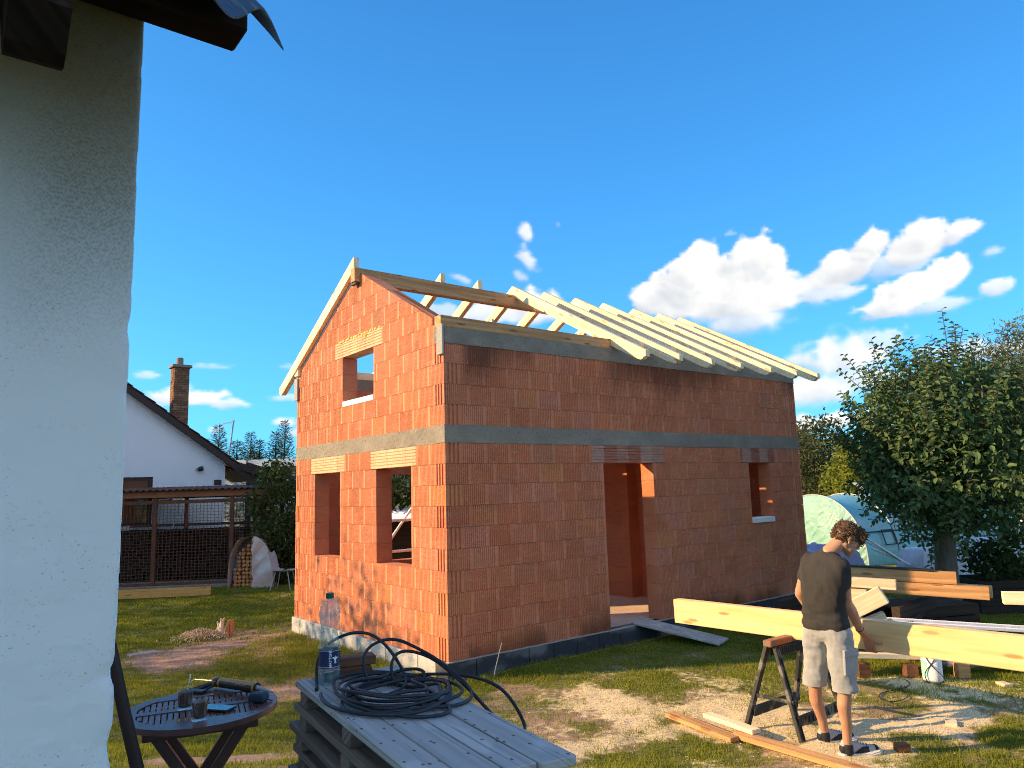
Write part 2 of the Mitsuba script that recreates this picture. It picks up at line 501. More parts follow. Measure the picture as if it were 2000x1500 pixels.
def lay(kind, length, z0, n, parity, openings, skip, out, cut_fn=None):
    """courses of blocks; openings: (a0, a1, z0, z1); skip: rectangles taken by lintels"""
    J = .0025
    for k in range(n):
        za, zb = z0 + .25 * k, z0 + .25 * (k + 1) - .003
        zm = (za + zb) / 2
        gaps = sorted([(a, b) for a, b, c, d in openings + skip if c - .01 < zm < d + .01])
        runs, at = [], 0.0
        for a, b in gaps:
            if a > at + .01:
                runs.append((at, a))
            at = max(at, b)
        if at < length - .01:
            runs.append((at, length))
        odd = (k + parity) % 2
        for (r0, r1) in runs:
            a = r0
            first = True
            grid0 = 0.0 if not odd else TH
            while a < r1 - .012:
                if a < .001 and odd:
                    b = TH            # here the end of the other wall's block shows: left to the other wall
                    a = b
                    first = False
                    continue
                j = math.floor((a - grid0) / .372 + 1e-6) + 1
                b = grid0 + j * .372
                if b - a < .05:
                    b += .372
                if r1 - b < .055:
                    b = r1
                if abs(r1 - length) < .001 and (length - TH) - .06 < b < length - .001 and ((odd and kind == 'gable') or (odd and kind == 'front')):
                    b = min(b, length - TH) if b > length - TH - .02 else b
                b = min(b, r1)
                if odd and b > length - TH + .02 and abs(r1 - length) < .001:
                    b = length - TH
                    if b - a < .03:
                        break
                tuck = rng.normal(0, .0011)
                res = block(kind, a + (J if not a < .001 else 0), b, za + rng.uniform(0, .0012), zb, left_end=(a < .001 and not odd), right_end=(abs(b - length) < .001 and not odd),
                            cut=None if cut_fn is None else cut_fn, proud=max(-.003, min(.004, tuck)))
                if res is not None:
                    out.append((kind, res[0], res[1]))
                if odd and abs(b - (length - TH)) < .001:
                    res = block(kind, b + J, length, za, zb, cut=cut_fn, header=True)
                    if res is not None:
                        out.append((kind, res[0], res[1]))
                    break
                a = b


front_open = [(2.62, 3.65, 0, 2.25), (6.06, 6.68, 1.25, 2.25)]
front_lint = [(2.40, 3.92, 2.25, 2.50), (5.85, 6.84, 2.25, 2.50)]
gab_open = [(2.86, 3.77, 1.0, 2.25), (.80, 1.73, 1.0, 2.25), (1.80, 2.78, 3.21, 3.96)]
gab_lint = [(2.71, 3.92, 2.25, 2.50), (.67, 1.89, 2.25, 2.50), (1.55, 3.04, 3.96, 4.21)]
blocks = []
lay('front', L, 0.0, 10, 0, front_open, front_lint, blocks)
lay('front', L, 2.71, 4, 1, [], [], blocks)
lay('gable', W, 0.0, 10, 1, gab_open, gab_lint, blocks)
TOPZ = RIDGE_Z - .215
gcut = [(SL, -1.0, -(TOPZ - SL * W / 2)), (-SL, -1.0, -(TOPZ + SL * W / 2))]
lay('gable', W, 2.71, 10, 0, gab_open, gab_lint, blocks, gcut)
CAMD = [np.linalg.norm(c - EYE) * (1.0 if k == 'front' else 1.35) for k, _, c in blocks]
order = np.argsort(CAMD)
keep = set(order[:300].tolist())
rest = {'front': MB(), 'gable': MB()}
for i in sorted(range(len(blocks)), key=lambda q: CAMD[q]):
    k, mb, c = blocks[i]
    if i in keep:
        part(f'{HOUSE}__{k}_wall', 'brick', mb, 'brick_clay')
    else:
        rest[k].add(mb.v[0], mb.f[0], mb.uv[0])
for k in rest:
    if rest[k].n:
        stuff(part(f'{HOUSE}__{k}_wall', 'brickwork', rest[k], 'brick_clay'))


def wall_core(kind, length, z0, z1, openings, cut=None):
    """the dark mortar and hollows inside the wall, behind the faces of the blocks"""
    o, ex, nrm = wall_frame(kind)
    poly = sg.box(.05, z0, length - .05, z1)
    if cut is not None:
        poly = poly.intersection(sg.Polygon(cut))
    for a, b, c, d in openings:
        poly = poly.difference(sg.box(a - .004, c - .004, b + .004, d + .004))
    mb = MB()
    for g in getattr(poly, 'geoms', [poly]):
        m = trimesh.creation.extrude_polygon(g, .10, engine='earcut')
        v = np.array(m.vertices)
        f = np.array(m.faces)
        P = o + ex * v[:, :1] + np.array([0, 0, 1.]) * v[:, 1:2] - nrm * (v[:, 2:3] + .07)
        if np.dot(np.cross(ex, (0, 0, 1)), -nrm) < 0:
            f = f[:, ::-1]
        mb.add(P, f)
    return mb


def set_wall(kind, mb, label):
    key = f'{HOUSE}__{kind}_wall'
    put(key, mb, 'mortar_dark')
    labels[key] = {'label': label}


c1 = wall_core('front', L, 0, 2.5, front_open + [(a, b, 2.25, 2.5) for a, b, _, _ in front_lint])
q = wall_core('front', L, 2.71, 3.71, [])
c1.add(q.v[0], q.f[0])
set_wall('front', c1, 'long shaded block wall with the doorway')
c2 = wall_core('gable', W, 0, 2.5, gab_open + [(a, b, 2.25, 2.5) for a, b, _, _ in gab_lint])
q = wall_core('gable', W, 2.71, 5.2, gab_open + gab_lint, [(-.1, 2.7), (W + .1, 2.7), (W + .1, TOPZ - SL * W / 2 - .02), (W / 2, TOPZ - .02), (-.1, TOPZ - SL * W / 2 - .02)])
for v_, f_ in zip(q.v, q.f):
    c2.add(v_, f_ - f_.min())
set_wall('gable', c2, 'sunlit gable wall with two tall window openings')


def lintel(kind, a0, a1, z0):
    """clay shell lintel: thin horizontal ribs, shells butted every 25 cm"""
    o, ex, nrm = wall_frame(kind)
    mb = MB()
    hgt = .238
    n = 6
    prof = [(0.0, 0)]
    for k in range(n):
        za, zb = hgt * k / n, hgt * (k + 1) / n
        prof += [(za + .0045, 0), (zb - .0045, 0)]
        if k < n - 1:
            prof += [(zb - .003, .014), (zb + .003, .014)]
    prof = [(.0, .0)] + prof[1:] + [(hgt, 0.0), (hgt, TH - .004), (0, TH - .004)]
    cs = m3.CrossSection([np.array([(z, d) for z, d in prof])], m3.FillRule.NonZero)
    x = a0
    shells = []
    while x < a1 - .02:
        b = min(x + .25, a1) if not (a1 - x - .25 < .07) else a1
        m = cs.extrude(b - x - .004).to_mesh()
        v = m.vert_properties[:, :3].astype(float)
        f = m.tri_verts
        P = o + ex * (x + v[:, 2:3]) + np.array([0, 0, 1.]) * (z0 + v[:, 0:1]) - nrm * (v[:, 1:2] - .002 + rng.normal(0, .0006))
        if np.dot(np.cross((0, 0, 1), -nrm), ex) < 0:
            f = f[:, ::-1]
        mb.add(P, f)
        x = b
    return mb


for kind, lst in (('front', front_lint), ('gable', gab_lint)):
    for (a0, a1, z0, z1) in lst:
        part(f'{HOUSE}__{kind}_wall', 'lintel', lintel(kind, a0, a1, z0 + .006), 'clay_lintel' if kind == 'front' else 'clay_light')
# foam squeezed out over the attic window lintel
mb = MB()
for k in range(16):
    a = 1.6 + 1.35 * k / 16 + rng.uniform(0, .06)
    s = trimesh.creation.icosphere(1, rng.uniform(.012, .026))
    mb.add(s.vertices * np.array([.5, 1.6, .8]) + np.array([-.006, a, 4.208 + rng.normal(0, .004)]), s.faces)
for a, z in ((2.05, 4.16), (2.12, 4.13), (2.0, 4.17)):
    s = trimesh.creation.icosphere(1, .018)
    mb.add(s.vertices * np.array([.5, .7, 1.6]) + np.array([-.006, a, z]), s.faces)
stuff(part(f'{HOUSE}__gable_wall', 'sealing_foam', mb, 'foam_yellow', True))


def rough_box(p0, p1, res=.05, amp=.006, seed=0):
    """a cast block with uneven faces"""
    p0, p1 = np.asarray(p0, float), np.asarray(p1, float)
    n = np.maximum(1, np.round((p1 - p0) / res).astype(int))
    mb = MB()
    for ax in range(3):
        b, c = [(1, 2), (2, 0), (0, 1)][ax]
        for side in (0, 1):
            u, w = np.meshgrid(np.linspace(0, 1, n[b] + 1), np.linspace(0, 1, n[c] + 1), indexing='ij')
            P = np.zeros(u.shape + (3,))
            P[..., ax] = (p0, p1)[side][ax]
            P[..., b] = p0[b] + (p1 - p0)[b] * u
            P[..., c] = p0[c] + (p1 - p0)[c] * w
            P = P + (meshkit.fbm(P * 9 + seed, 3)[..., None] - .5) * 0 + amp * 2 * (np.stack([meshkit.fbm(P * 11 + 7 * k + seed, 3, k) for k in range(3)], -1) - .5)
            i = np.arange(n[b])[:, None] * (n[c] + 1) + np.arange(n[c])[None, :]
            F = np.stack([i, i + n[c] + 1, i + n[c] + 2, i + 1], -1).reshape(-1, 4)
            if not side:
                F = F[:, ::-1]
            mb.add(P.reshape(-1, 3), F)
    return mb


beams = rough_box((-.006, -.006, 2.497), (L + .004, TH, 2.712), .08, .005, 1)
g2 = rough_box((-.004, TH + .0, 2.498), (TH, W + .004, 2.711), .08, .005, 2)
part(HOUSE, 'ring_beam', beams, 'concrete_raw', True, 'dark grey concrete band along the long wall')
part(HOUSE, 'ring_beam', g2, 'concrete_raw', True, 'sunlit concrete band across the gable')
part(HOUSE, 'ring_beam', rough_box((.01, -.006, 3.708), (L + .004, TH, 3.905), .08, .006, 3), 'concrete_raw', True, 'concrete beam on top of the long wall')
part(HOUSE, 'ring_beam', rough_box((.01, W - TH, 3.708), (L + .004, W + .006, 3.905), .12, .006, 4), 'concrete_raw', True)
for y, z0 in ((.035, 3.56), (W - .02, 3.50)):
    mb = MB()
    mb.box((-.022, y, z0 + .185), (.028, .13, .37), bev=.004)
    part(HOUSE, 'formwork_board', mb, 'fibre_grey')
mb = rough_box((-.012, .10, 3.72), (.02, .19, 3.90), .03, .01, 6)
part(HOUSE, 'mortar_lump', mb, 'concrete_raw', True)

# foundation of grey hollow blocks
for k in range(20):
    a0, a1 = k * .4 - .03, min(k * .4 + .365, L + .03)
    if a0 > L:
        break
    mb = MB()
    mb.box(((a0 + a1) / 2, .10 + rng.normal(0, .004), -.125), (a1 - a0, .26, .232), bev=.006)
    part(f'{HOUSE}__foundation', 'concrete_block', mb, 'block_dark')
for k in range(12):
    a0, a1 = .235 + k * .4, min(.235 + k * .4 + .392, W + .03)
    if a0 > W:
        break
    mb = MB()
    mb.box((.10 + rng.normal(0, .004), (a0 + a1) / 2, -.125), (.262, a1 - a0, .234), bev=.006)
    part(f'{HOUSE}__foundation', 'concrete_block', mb, 'block_grey')
slab = MB()
slab.box((L / 2, W / 2, -.16), (L - .3, W - .3, .318))
part(HOUSE, 'floor', slab, 'floor_slab')
bed = rough_box((-.02, -.028, -.012), (L, .03, -.001), .06, .006, 9)
part(HOUSE, 'mortar_bed', bed, 'mortar_grey', True)
put(f'{HOUSE}__foundation', rough_box((.02, -.015, -.5), (L, .2, -.24), .2, .01, 11), 'block_grey', True)


# the walls behind: plain blocks, seen only through the openings
def plain_wall(x0, x1, y0, y1, z0, z1, openings=()):
    """openings along the longer axis: (a0, a1, z0, z1)"""
    along = 0 if x1 - x0 > y1 - y0 else 1
    mb = MB()
    lo, hi = (x0, x1) if along == 0 else (y0, y1)
    z, k = z0, 0
    while z < z1 - .01:
        zb = min(z + .25, z1)
        a = lo - (.186 if k % 2 else 0)
        while a < hi - .01:
            b = a + .372
            A, B = max(a, lo), min(b, hi)
            segs = [(A, B)]
            for (p, q_, c, d) in openings:
                if c - .01 < (z + zb) / 2 < d:
                    segs = [s for A2, B2 in segs for s in ((A2, min(B2, p)), (max(A2, q_), B2)) if s[1] - s[0] > .01]
            for (A2, B2) in segs:
                c0 = ((A2 + B2) / 2, (y0 + y1) / 2, (z + zb) / 2) if along == 0 else ((x0 + x1) / 2, (A2 + B2) / 2, (z + zb) / 2)
                s0 = (B2 - A2 - .002, y1 - y0, zb - z - .002) if along == 0 else (x1 - x0, B2 - A2 - .002, zb - z - .002)
                i = int(rng.integers(0, 60))
                h = np.array(s0) / 2
                Lv = CUBE_V * h
                mb.add(Lv + np.array(c0) + 0.0, CUBE_F, np.stack([Lv[:, along] + 4.0 * i + 1, Lv[:, 2]], 1))
            a = b
        z, k = zb, k + 1
    return mb


def back_wall(name, mb):
    stuff(part(f'{HOUSE}__{name}', 'brickwork', mb, 'brick_clay'))


back_wall('back_wall', plain_wall(TH, L - TH, W - TH, W, 0, 2.5, [(1.62, 2.55, .75, 2.25)]))
stuff(part(f'{HOUSE}__back_wall', 'brickwork', plain_wall(TH, L - TH, W - TH, W, 2.71, 3.71), 'brick_clay'))
back_wall('side_wall', plain_wall(L - TH, L, TH, W, 0, 2.5))
sw = plain_wall(L - TH, L, TH, W, 2.71, 4.0)
for k in range(5):
    z = 3.96 + .25 * k
    half = (TOPZ - z - .2) / SL
    if half > .1:
        q = plain_wall(L - TH, L, W / 2 - half, W / 2 + half, z, z + .25)
        for v_, f_, u_ in zip(q.v, q.f, q.uv):
            sw.add(v_, f_ - f_.min(), u_)
stuff(part(f'{HOUSE}__side_wall', 'brickwork', sw, 'brick_clay'))
back_wall('partition_wall', plain_wall(4.95, 5.19, 1.75, W - TH, 0, 2.5))
stuff(part(f'{HOUSE}__partition_wall', 'brickwork', plain_wall(5.19, L - TH, 1.62, 1.86, 0, 2.5, [(5.5, 6.3, 0, 2.1)]), 'brick_clay'))
mb = MB()
mb.box((TH / 2 + .02, W - .13, 2.6), (.2, .2, .2))
part(HOUSE, 'ring_beam', rough_box((TH, W - TH, 2.498), (L, W, 2.711), .2, .004, 5), 'concrete_raw', True)
part(HOUSE, 'ring_beam', rough_box((L - TH, TH, 2.498), (L, W - TH, 2.711), .2, .004, 7), 'concrete_raw', True)

# sills, roof plates, purlin, rafters
mb = MB()
mb.box((.10, 2.29, 3.25), (.215, .972, .078), bev=.004)
part(f'{HOUSE}__gable_wall', 'sill', mb, 'insul_white', label='white insulation strip as sill of the attic window')
mb = MB()
mb.box((6.37, .09, 1.29), (.64, .225, .085), bev=.004)
part(f'{HOUSE}__front_wall', 'sill', mb, 'insul_white', label='white insulation strip as sill of the small window')
R = f'{HOUSE}__roof'
for k in range(10):  # unseen loft floor, added to keep the rooms below dark
    part(f'{HOUSE}__loft', 'joist', MB().bar((2.7 + .5 * k, .26, 2.80), (2.7 + .5 * k, W - .26, 2.80), .10, .16), 'pine_tan')
for k in range(15):
    if k not in (5, 9):
        part(f'{HOUSE}__loft', 'board', MB().bar((2.45 + .1 * (k % 3), .36 + .27 * k, 2.896), (7.38, .36 + .27 * k, 2.896), .24, .024), 'pine_tan')
mb = MB()
mb.bar((-.03, .075, 3.977), (3.02, .075, 3.977), .14, .14)
part(R, 'wall_plate', mb, 'pine_tan')
mb = MB()
mb.bar((3.024, .075, 3.977), (L + .05, .075, 3.977), .14, .14)
part(R, 'wall_plate', mb, 'pine_new')
mb = MB()
mb.bar((-.05, W - .075, 3.977), (L + .05, W - .075, 3.977), .14, .14)
part(R, 'wall_plate', mb, 'pine_new')
mb = MB()
mb.bar((-.09, W / 2, 5.105), (3.3, W / 2, 5.105), .13, .21)
part(R, 'ridge_purlin', mb, 'pine_tan')
mb = MB()
mb.bar((3.304, W / 2, 5.105), (L + .1, W / 2, 5.105), .13, .21)
part(R, 'ridge_purlin', mb, 'pine_new')
RW, RD = .085, .165


def rafter(x, side):
    """side -1: falls to the front, +1: to the back; eave end with an ogee-cut tail"""
    # local: s from the ridge outwards (horizontal), z down; polygon in (s, z)
    e = 2.91
    top = lambda s: RIDGE_Z - SL * s
    dv = RD * math.hypot(1, SL)
    poly = [(0.002, top(0)), (0.002, top(0) - dv)]
    # birdsmouth over the purlin is hidden; tail profile
    poly += [(e - .20, top(e - .20) - dv), (e - .10, top(e - .10) - dv + .012), (e - .055, top(e - .055) - dv + .045), (e - .035, top(e - .03) - dv + .085), (e, top(e) - dv + .10), (e + .004, top(e) - .004), (e - .002, top(e - .002))]
    mb = MB()
    ex = np.array([0, side, 0.])
    P = np.array(poly)
    m = m3.CrossSection([P if side < 0 else P], m3.FillRule.Positive)
    if m.area() < 1e-6:
        m = m3.CrossSection([P[::-1]], m3.FillRule.Positive)
    mm = m.extrude(RW).to_mesh()
    v = mm.vert_properties[:, :3].astype(float)
    f = mm.tri_verts
    X = x + (v[:, 2] - RW / 2)
    V = np.stack([X, W / 2 + side * v[:, 0], v[:, 1]], 1)
    det = np.linalg.det(np.array([[0, side, 0], [0, 0, 1.], [1, 0, 0]]))
    if det < 0:
        f = f[:, ::-1]
    k = rng.random()
    uv = np.stack([v[:, 0] * 1.14 + 9 * k, (v[:, 1] + SL * v[:, 0]) + 1.3 * v[:, 2] + 5 * k], 1)
    mb.add(V, f, uv)
    return mb


XS = [-.03, None, 1.485, 2.22, 2.94, 3.66, 4.41, 5.14, 5.97, 6.74, 7.40]
for i, x in enumerate(XS):
    if x is not None:
        part(R, 'rafter', rafter(x, 1), 'pine_new')
for i, x in enumerate(XS[4:]):
    part(R, 'rafter', rafter(x, -1), 'pine_new')
mb = MB()
mb.box((-.055, W / 2 + .0, 4.975), (.05, .15, .045), bev=.01)
part(R, 'felt_pad', mb, 'iron_dark')
# bits standing on the top of the back wall: rebar, a plastic pipe
for x, y, h in ((2.90, 4.42, .14), (2.94, 4.36, .17), (3.0, 4.42, .12), (3.06, 4.36, .16), (3.34, 4.42, .10), (3.40, 4.36, .13)):
    mb = MB()
    mb.tube([(x, y, 3.9), (x, y, 4.05 + h)], .006, 6)
    part(HOUSE, 'reinforcing_bar', mb, 'iron_dark')
mb = MB()
mb.tube([(1.42, .9, 0.02), (1.42, .9, 4.35)], .024, 10)
mb.tube([(1.42, .9, 4.2), (1.50, .9, 4.2)], .012, 8)
single('steel_prop', mb, 'steel_grey', 'grey steel prop standing inside the open house, its top rising above the long wall', 'prop', smooth=40, uv=False)


# ------------------------------------------------------------------ ground
def masks(x, y):
    """grass cover and sawdust, 0..1"""
    P = np.stack([x, y, 0 * x], -1)
    n1 = meshkit.fbm(P * .9, 4, 31)
    n2 = meshkit.fbm(P * 2.7 + 5, 3, 8)
    ss = lambda a, b, t: np.clip((t - a) / (b - a), 0, 1) ** 2 * (3 - 2 * np.clip((t - a) / (b - a), 0, 1))
    g = .80 + 1.3 * (n1 - .5) + .9 * (n2 - .5)
    # worn earth: strip left of the house, path by the table, working place
    worn = np.exp(-(((x + 1.9) / 1.5) ** 2 + ((y - 3.9) / .8) ** 2)) * .8
    worn += np.exp(-(((x + 2.6) / .9) ** 2 + ((y + 1.5) / .35) ** 2)) * .9
    worn += np.exp(-(((x + 1.9) / .9) ** 2 + ((y - 1.2) / .7) ** 2)) * .65
    worn += np.exp(-(((x + 1.3) / .8) ** 2 + ((y + 2.6) / .35) ** 2)) * .55
    worn += np.exp(-(((x - .2) / 1.0) ** 2 + ((y + 3.9) / .35) ** 2)) * .3
    saw = np.exp(-(((x - .7) / 1.5) ** 2 + ((y + 2.6) / 1.05) ** 2)) * 1.0
    saw += np.exp(-(((x - 2.2) / 1.8) ** 2 + ((y + 3.95) / .95) ** 2)) * 1.05
    saw += np.exp(-(((x - 1.3) / 1.0) ** 2 + ((y + 1.5) / .6) ** 2)) * .55
    n3 = meshkit.fbm(P * 2.3 + 13, 4, 44)
    saw = np.clip(saw * np.clip(.05 + 3.4 * (n3 - .33), 0, 1.4) * (.5 + 1.0 * n2), 0, 1)
    inside = (x > -.1) & (x < L + .1) & (y > -.1) & (y < W + .1)
    g = np.clip(g - worn - .50 * saw, 0, 1)
    g = np.where(inside, 0, g)
    return g, saw


def grid(xs, ys):
    X, Y = np.meshgrid(xs, ys, indexing='ij')
    i = np.arange(len(xs) - 1)[:, None] * len(ys) + np.arange(len(ys) - 1)[None, :]
    F = np.stack([i, i + len(ys), i + len(ys) + 1, i + 1], -1).reshape(-1, 4)
    return X, Y, F


def spaced(lo, hi, fine, far):
    a = list(np.arange(lo, hi, fine))
    up, dn, s = [hi], [lo], fine
    while up[-1] < far:
        s *= 1.22
        up.append(up[-1] + s)
    s = fine
    while dn[-1] > -far:
        s *= 1.22
        dn.append(dn[-1] - s)
    return np.array(sorted(set(dn + a + up)))


X, Y, F = grid(spaced(-6, 9, .055, 900), spaced(-7.5, 12, .06, 900))
Pg = np.stack([X, Y, 0 * X], -1)
gm, sm = masks(X, Y)
Z = ground_z(X, Y) + .05 * (meshkit.fbm(Pg * .8, 3, 2) - .5) + .03 * (meshkit.fbm(Pg * 5, 3, 4) - .5) + .02 * sm * meshkit.fbm(Pg * 9, 2, 6)
inside = (X > .0) & (X < L) & (Y > .0) & (Y < W)
Z = np.where(inside, -.36, Z)


def _ground(p, n, uv):
    f = fbm(p.x * 5, p.y * 5, 1.0, octaves=4)
    h = noise(p.x * 60, p.y * 60, 2.0)
    dirt = mix((.22, .145, .10), (.36, .26, .185), f) * (.75 + .5 * h)
    turf = mix((.070, .090, .022), (.17, .165, .055), f) * (.6 + .8 * h)
    sawd = mix((.54, .43, .25), (.68, .57, .37), noise(p.x * 90, p.y * 90, 4.0))
    c = mix(dirt, turf, smoothstep(.30, .62, uv.x + .5 * (f - .5)))
    return mix(c, sawd, .92 * smoothstep(.22, .62, uv.y + .55 * (noise(p.x * 22, p.y * 22, 3.0) - .5)))


mat('ground_soil', proc(_ground), .95, specular=.1)
gmb = MB()
gmb.add(np.stack([X, Y, Z], -1).reshape(-1, 3), F, np.stack([gm, sm], -1).reshape(-1, 2))
structure('ground', gmb, 'ground_soil', True)


# ------------------------------------------------------------------ the old white shed at the left edge, under whose eave we stand
SHED = thing('white_shed', 'old white plastered shed in shade with chipped corner and dark overhanging eave', 'shed')


def shed_wall():
    r = .02
    path, d = [], 0
    xs = np.concatenate([np.linspace(-8.5, -5.2, 14), np.linspace(-5.1, -4.36, 42)])
    path += [(x, -5.02, 0, -1) for x in xs]
    for a in np.linspace(-90, 0, 7)[1:-1]:
        c, s = math.cos(math.radians(a)), math.sin(math.radians(a))
        path.append((-4.345 + r * c, -5.0 + r * s, c, s))
    path += [(-4.325, y, 1, 0) for y in np.concatenate([np.linspace(-4.99, -4.8, 10), np.linspace(-4.7, -3.02, 14)])]
    path += [(-4.345, -3.0, 0, 1), (-8.5, -3.0, 0, 1)]
    path = np.array(path)
    zs = np.linspace(.1, 3.62, 176)
    n = len(path)
    P = np.zeros((len(zs), n, 3))
    P[..., 0], P[..., 1], P[..., 2] = path[:, 0], path[:, 1], zs[:, None]
    nr = np.zeros_like(P)
    nr[..., 0], nr[..., 1] = path[:, 2], path[:, 3]
    amp = .0022 * (meshkit.fbm(P * np.array([7, 7, 5]), 4, 5) - .5)
    q = np.stack([P[..., 0] * 6, P[..., 1] * 6, P[..., 2] * 13], -1)
    chip = np.clip((meshkit.fbm(q, 3, 77) - .60) / .06, 0, 1)
    near = np.exp(-((P[..., 0] + 4.33) ** 2 + (P[..., 1] + 5.01) ** 2) / .045 ** 2)
    low = np.exp(-((P[..., 2] - 1.46) / .022) ** 2) + .8 * np.exp(-((P[..., 2] - 1.27) / .035) ** 2) + .5 * np.exp(-((P[..., 2] - 2.42) / .03) ** 2)
    amp = amp - near * (.0022 * chip + .016 * np.clip(low, 0, 1))
    P = P + nr * amp[..., None]
    i = np.arange(len(zs) - 1)[:, None] * n + np.arange(n - 1)[None, :]
    F = np.stack([i, i + 1, i + n + 1, i + n], -1).reshape(-1, 4)
    return MB().add(P.reshape(-1, 3), F)


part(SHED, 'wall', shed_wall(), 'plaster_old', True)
RS = SHED + '__roof'


def corrugated(x0, x1, y0, y1, z0, z1, wave, amp, nx, phase, droop=None, thick=.006):
    xs = np.linspace(x0, x1, nx)
    ys = np.linspace(y0, y1, 14)
    X, Y, F = grid(xs, ys)
    z = z0 + (z1 - z0) * (Y - y0) / (y1 - y0) + amp * np.cos(2 * np.pi * (X - phase) / wave)
    if droop:
        z = z + droop(X, Y)
    V = np.stack([X, Y, z], -1).reshape(-1, 3)
    mb = MB()
    uv = np.stack([Y, X], -1).reshape(-1, 2)
    mb.add(V, F, uv)
    mb.add(V - [0, 0, thick], F[:, ::-1], uv)
    # edge strips
    n = len(ys)
    for idx in (np.arange(len(xs)) * n, np.arange(len(xs)) * n + n - 1, np.arange(n), (len(xs) - 1) * n + np.arange(n)):
        a = V[idx]
        k = len(a)
        j = np.arange(k - 1)
        mb.add(np.vstack([a, a - [0, 0, thick]]), np.stack([j, j + 1, k + j + 1, k + j], -1), np.vstack([uv[idx]] * 2))
    return mb


def _tin(p, n, uv):
    s = fbm(uv.x * 5, uv.y * 90, 1.0, octaves=3)
    c = mix((.028, .030, .036), (.10, .11, .125), smoothstep(.45, .75, s))
    return mix(c, (.17, .12, .06), smoothstep(.62, .75, fbm(uv.x * 4 + 2, uv.y * 14, 6.0)) * .55)


mat('roof_sheet', proc(_tin), .42, specular=.6)
sheet = corrugated(-8.5, -4.105, -5.60, -4.0, 3.150, 4.59, .165, .030, 420, -4.155,
                   lambda X, Y: -1.0 * np.clip(X + 4.16, 0, 1) * np.clip(1 - (Y + 5.6) / 1.5, 0, 1) - .012 * np.clip(1 - (Y + 5.6) / .5, 0, 1) * meshkit.noise(np.stack([X * 9, Y * 5, 0 * X], -1)))
part(RS, 'corrugated_sheet', sheet, 'roof_sheet', True)
part(RS, 'corrugated_sheet', corrugated(-8.5, -4.105, -4.02, -2.2, 4.56, 3.05, .165, .030, 200, -4.155), 'roof_sheet', True)
for x in (-4.635, -5.5, -6.35, -7.2):
    mb = MB()
    a = np.array([0, -.743, -.669])
    ex = -a
    ey = np.array([0, -.669, .743])
    poly = [(0, -.09), (0, .06), (.9, .06), (.9, -.09)]
    poly = [(-.03, .06), (-.03, -.04), (-.012, -.075), (.02, -.09), (1.2, -.09), (1.2, .06)]
    mb.prism(poly[::-1], .115, (x, -5.545, 2.965), ex, ey)
    part(RS, 'rafter', mb, 'wood_eave')
mb = MB()
mb.bar((-8.4, -5.10, 3.475), (-4.06, -5.10, 3.475), .14, .20, bev=.008)
part(RS, 'wall_plate', mb, 'wood_eave')

# ------------------------------------------------------------------ round garden table and what lies on it
TAB = thing('garden_table', 'round slatted dark brown folding garden table beside the white shed', 'table')
TC, TR, TZ = np.array([-3.735, -3.728]), .325, 1.0
te1 = unit([-.62 * -1, -.16])
te2 = np.array([-te1[1], te1[0]])


def tp(a, b, z):
    q = TC + te1 * a + te2 * b
    return np.array([q[0], q[1], z])


def disc_poly(r, n=96):
    return sg.Point(0, 0).buffer(r, quad_segs=n // 4)


rim = disc_poly(TR).difference(sg.box(-.262, .022, .262, .19).intersection(disc_poly(TR - .055))).difference(sg.box(-.262, -.19, .262, -.022).intersection(disc_poly(TR - .055)))
m = trimesh.creation.extrude_polygon(rim, .024, engine='earcut')
mb = MB()
v = np.array(m.vertices)
mb.add(np.stack([TC[0] + te1[0] * v[:, 0] + te2[0] * v[:, 1], TC[1] + te1[1] * v[:, 0] + te2[1] * v[:, 1], TZ - .024 + v[:, 2]], 1), m.faces, v[:, :2])
part(TAB, 'table_frame', mb, 'table_wood')
ax3 = np.array([[te2[0], te2[1], 0], [-te1[0], -te1[1], 0], [0, 0, 1.]])
for s in (-1, 1):
    x = -.2465
    while x < .26:
        lim = min(.19, math.sqrt(max(0, (TR - .055) ** 2 - max(abs(x - .01), abs(x + .01)) ** 2)))
        if lim > .05:
            mb = MB()
            mb.box(tp(x, s * (.020 + lim) / 2, TZ - .0125), (lim - .016, .0195, .018), ax3, bev=.0015)
            part(TAB, 'slat', mb, 'table_wood')
        x += .0242
for b in (-.15, .15):
    mb = MB()
    mb.box(tp(0, b, TZ - .05), (.46, .03, .05), np.array([[te1[0], te1[1], 0], [te2[0], te2[1], 0], [0, 0, 1.]]), bev=.003)
    part(TAB, 'apron', mb, 'table_wood')
for b, s in ((-.125, 1), (-.10, -1), (.125, 1), (.10, -1)):
    mb = MB()
    mb.bar(tp(-.19 * s, b, TZ - .05), tp(.24 * s, b, .30), .024, .045, bev=.003)
    part(TAB, 'leg', mb, 'table_wood')
for a in (-.2, .2):
    mb = MB()
    mb.bar(tp(a, -.13, .36), tp(a, .13, .36), .02, .035)
    part(TAB, 'stretcher', mb, 'table_wood')

scene['glass_clear'] = {'type': 'thindielectric', 'int_ior': 1.5}
mat('coffee', (.085, .048, .022), .5, specular=.3)
mat('dark_rubber', (.022, .023, .026), .55)
mat('black_plastic', (.018, .018, .02), .4, specular=.5)
mat('phone_glass', (.02, .022, .026), .04, specular=.9, clearcoat=1.0)
mat('steel_bright', (.6, .6, .6), .3, metallic=1.0)
mat('label_amber', (.46, .24, .05), .4)
mat('label_brown', (.040, .022, .018), .4)
mat('print_pink', (.62, .25, .24), .5)
mat('nozzle_grey', (.42, .44, .47), .4)
mat('speaker_blue', (.020, .045, .068), .6)


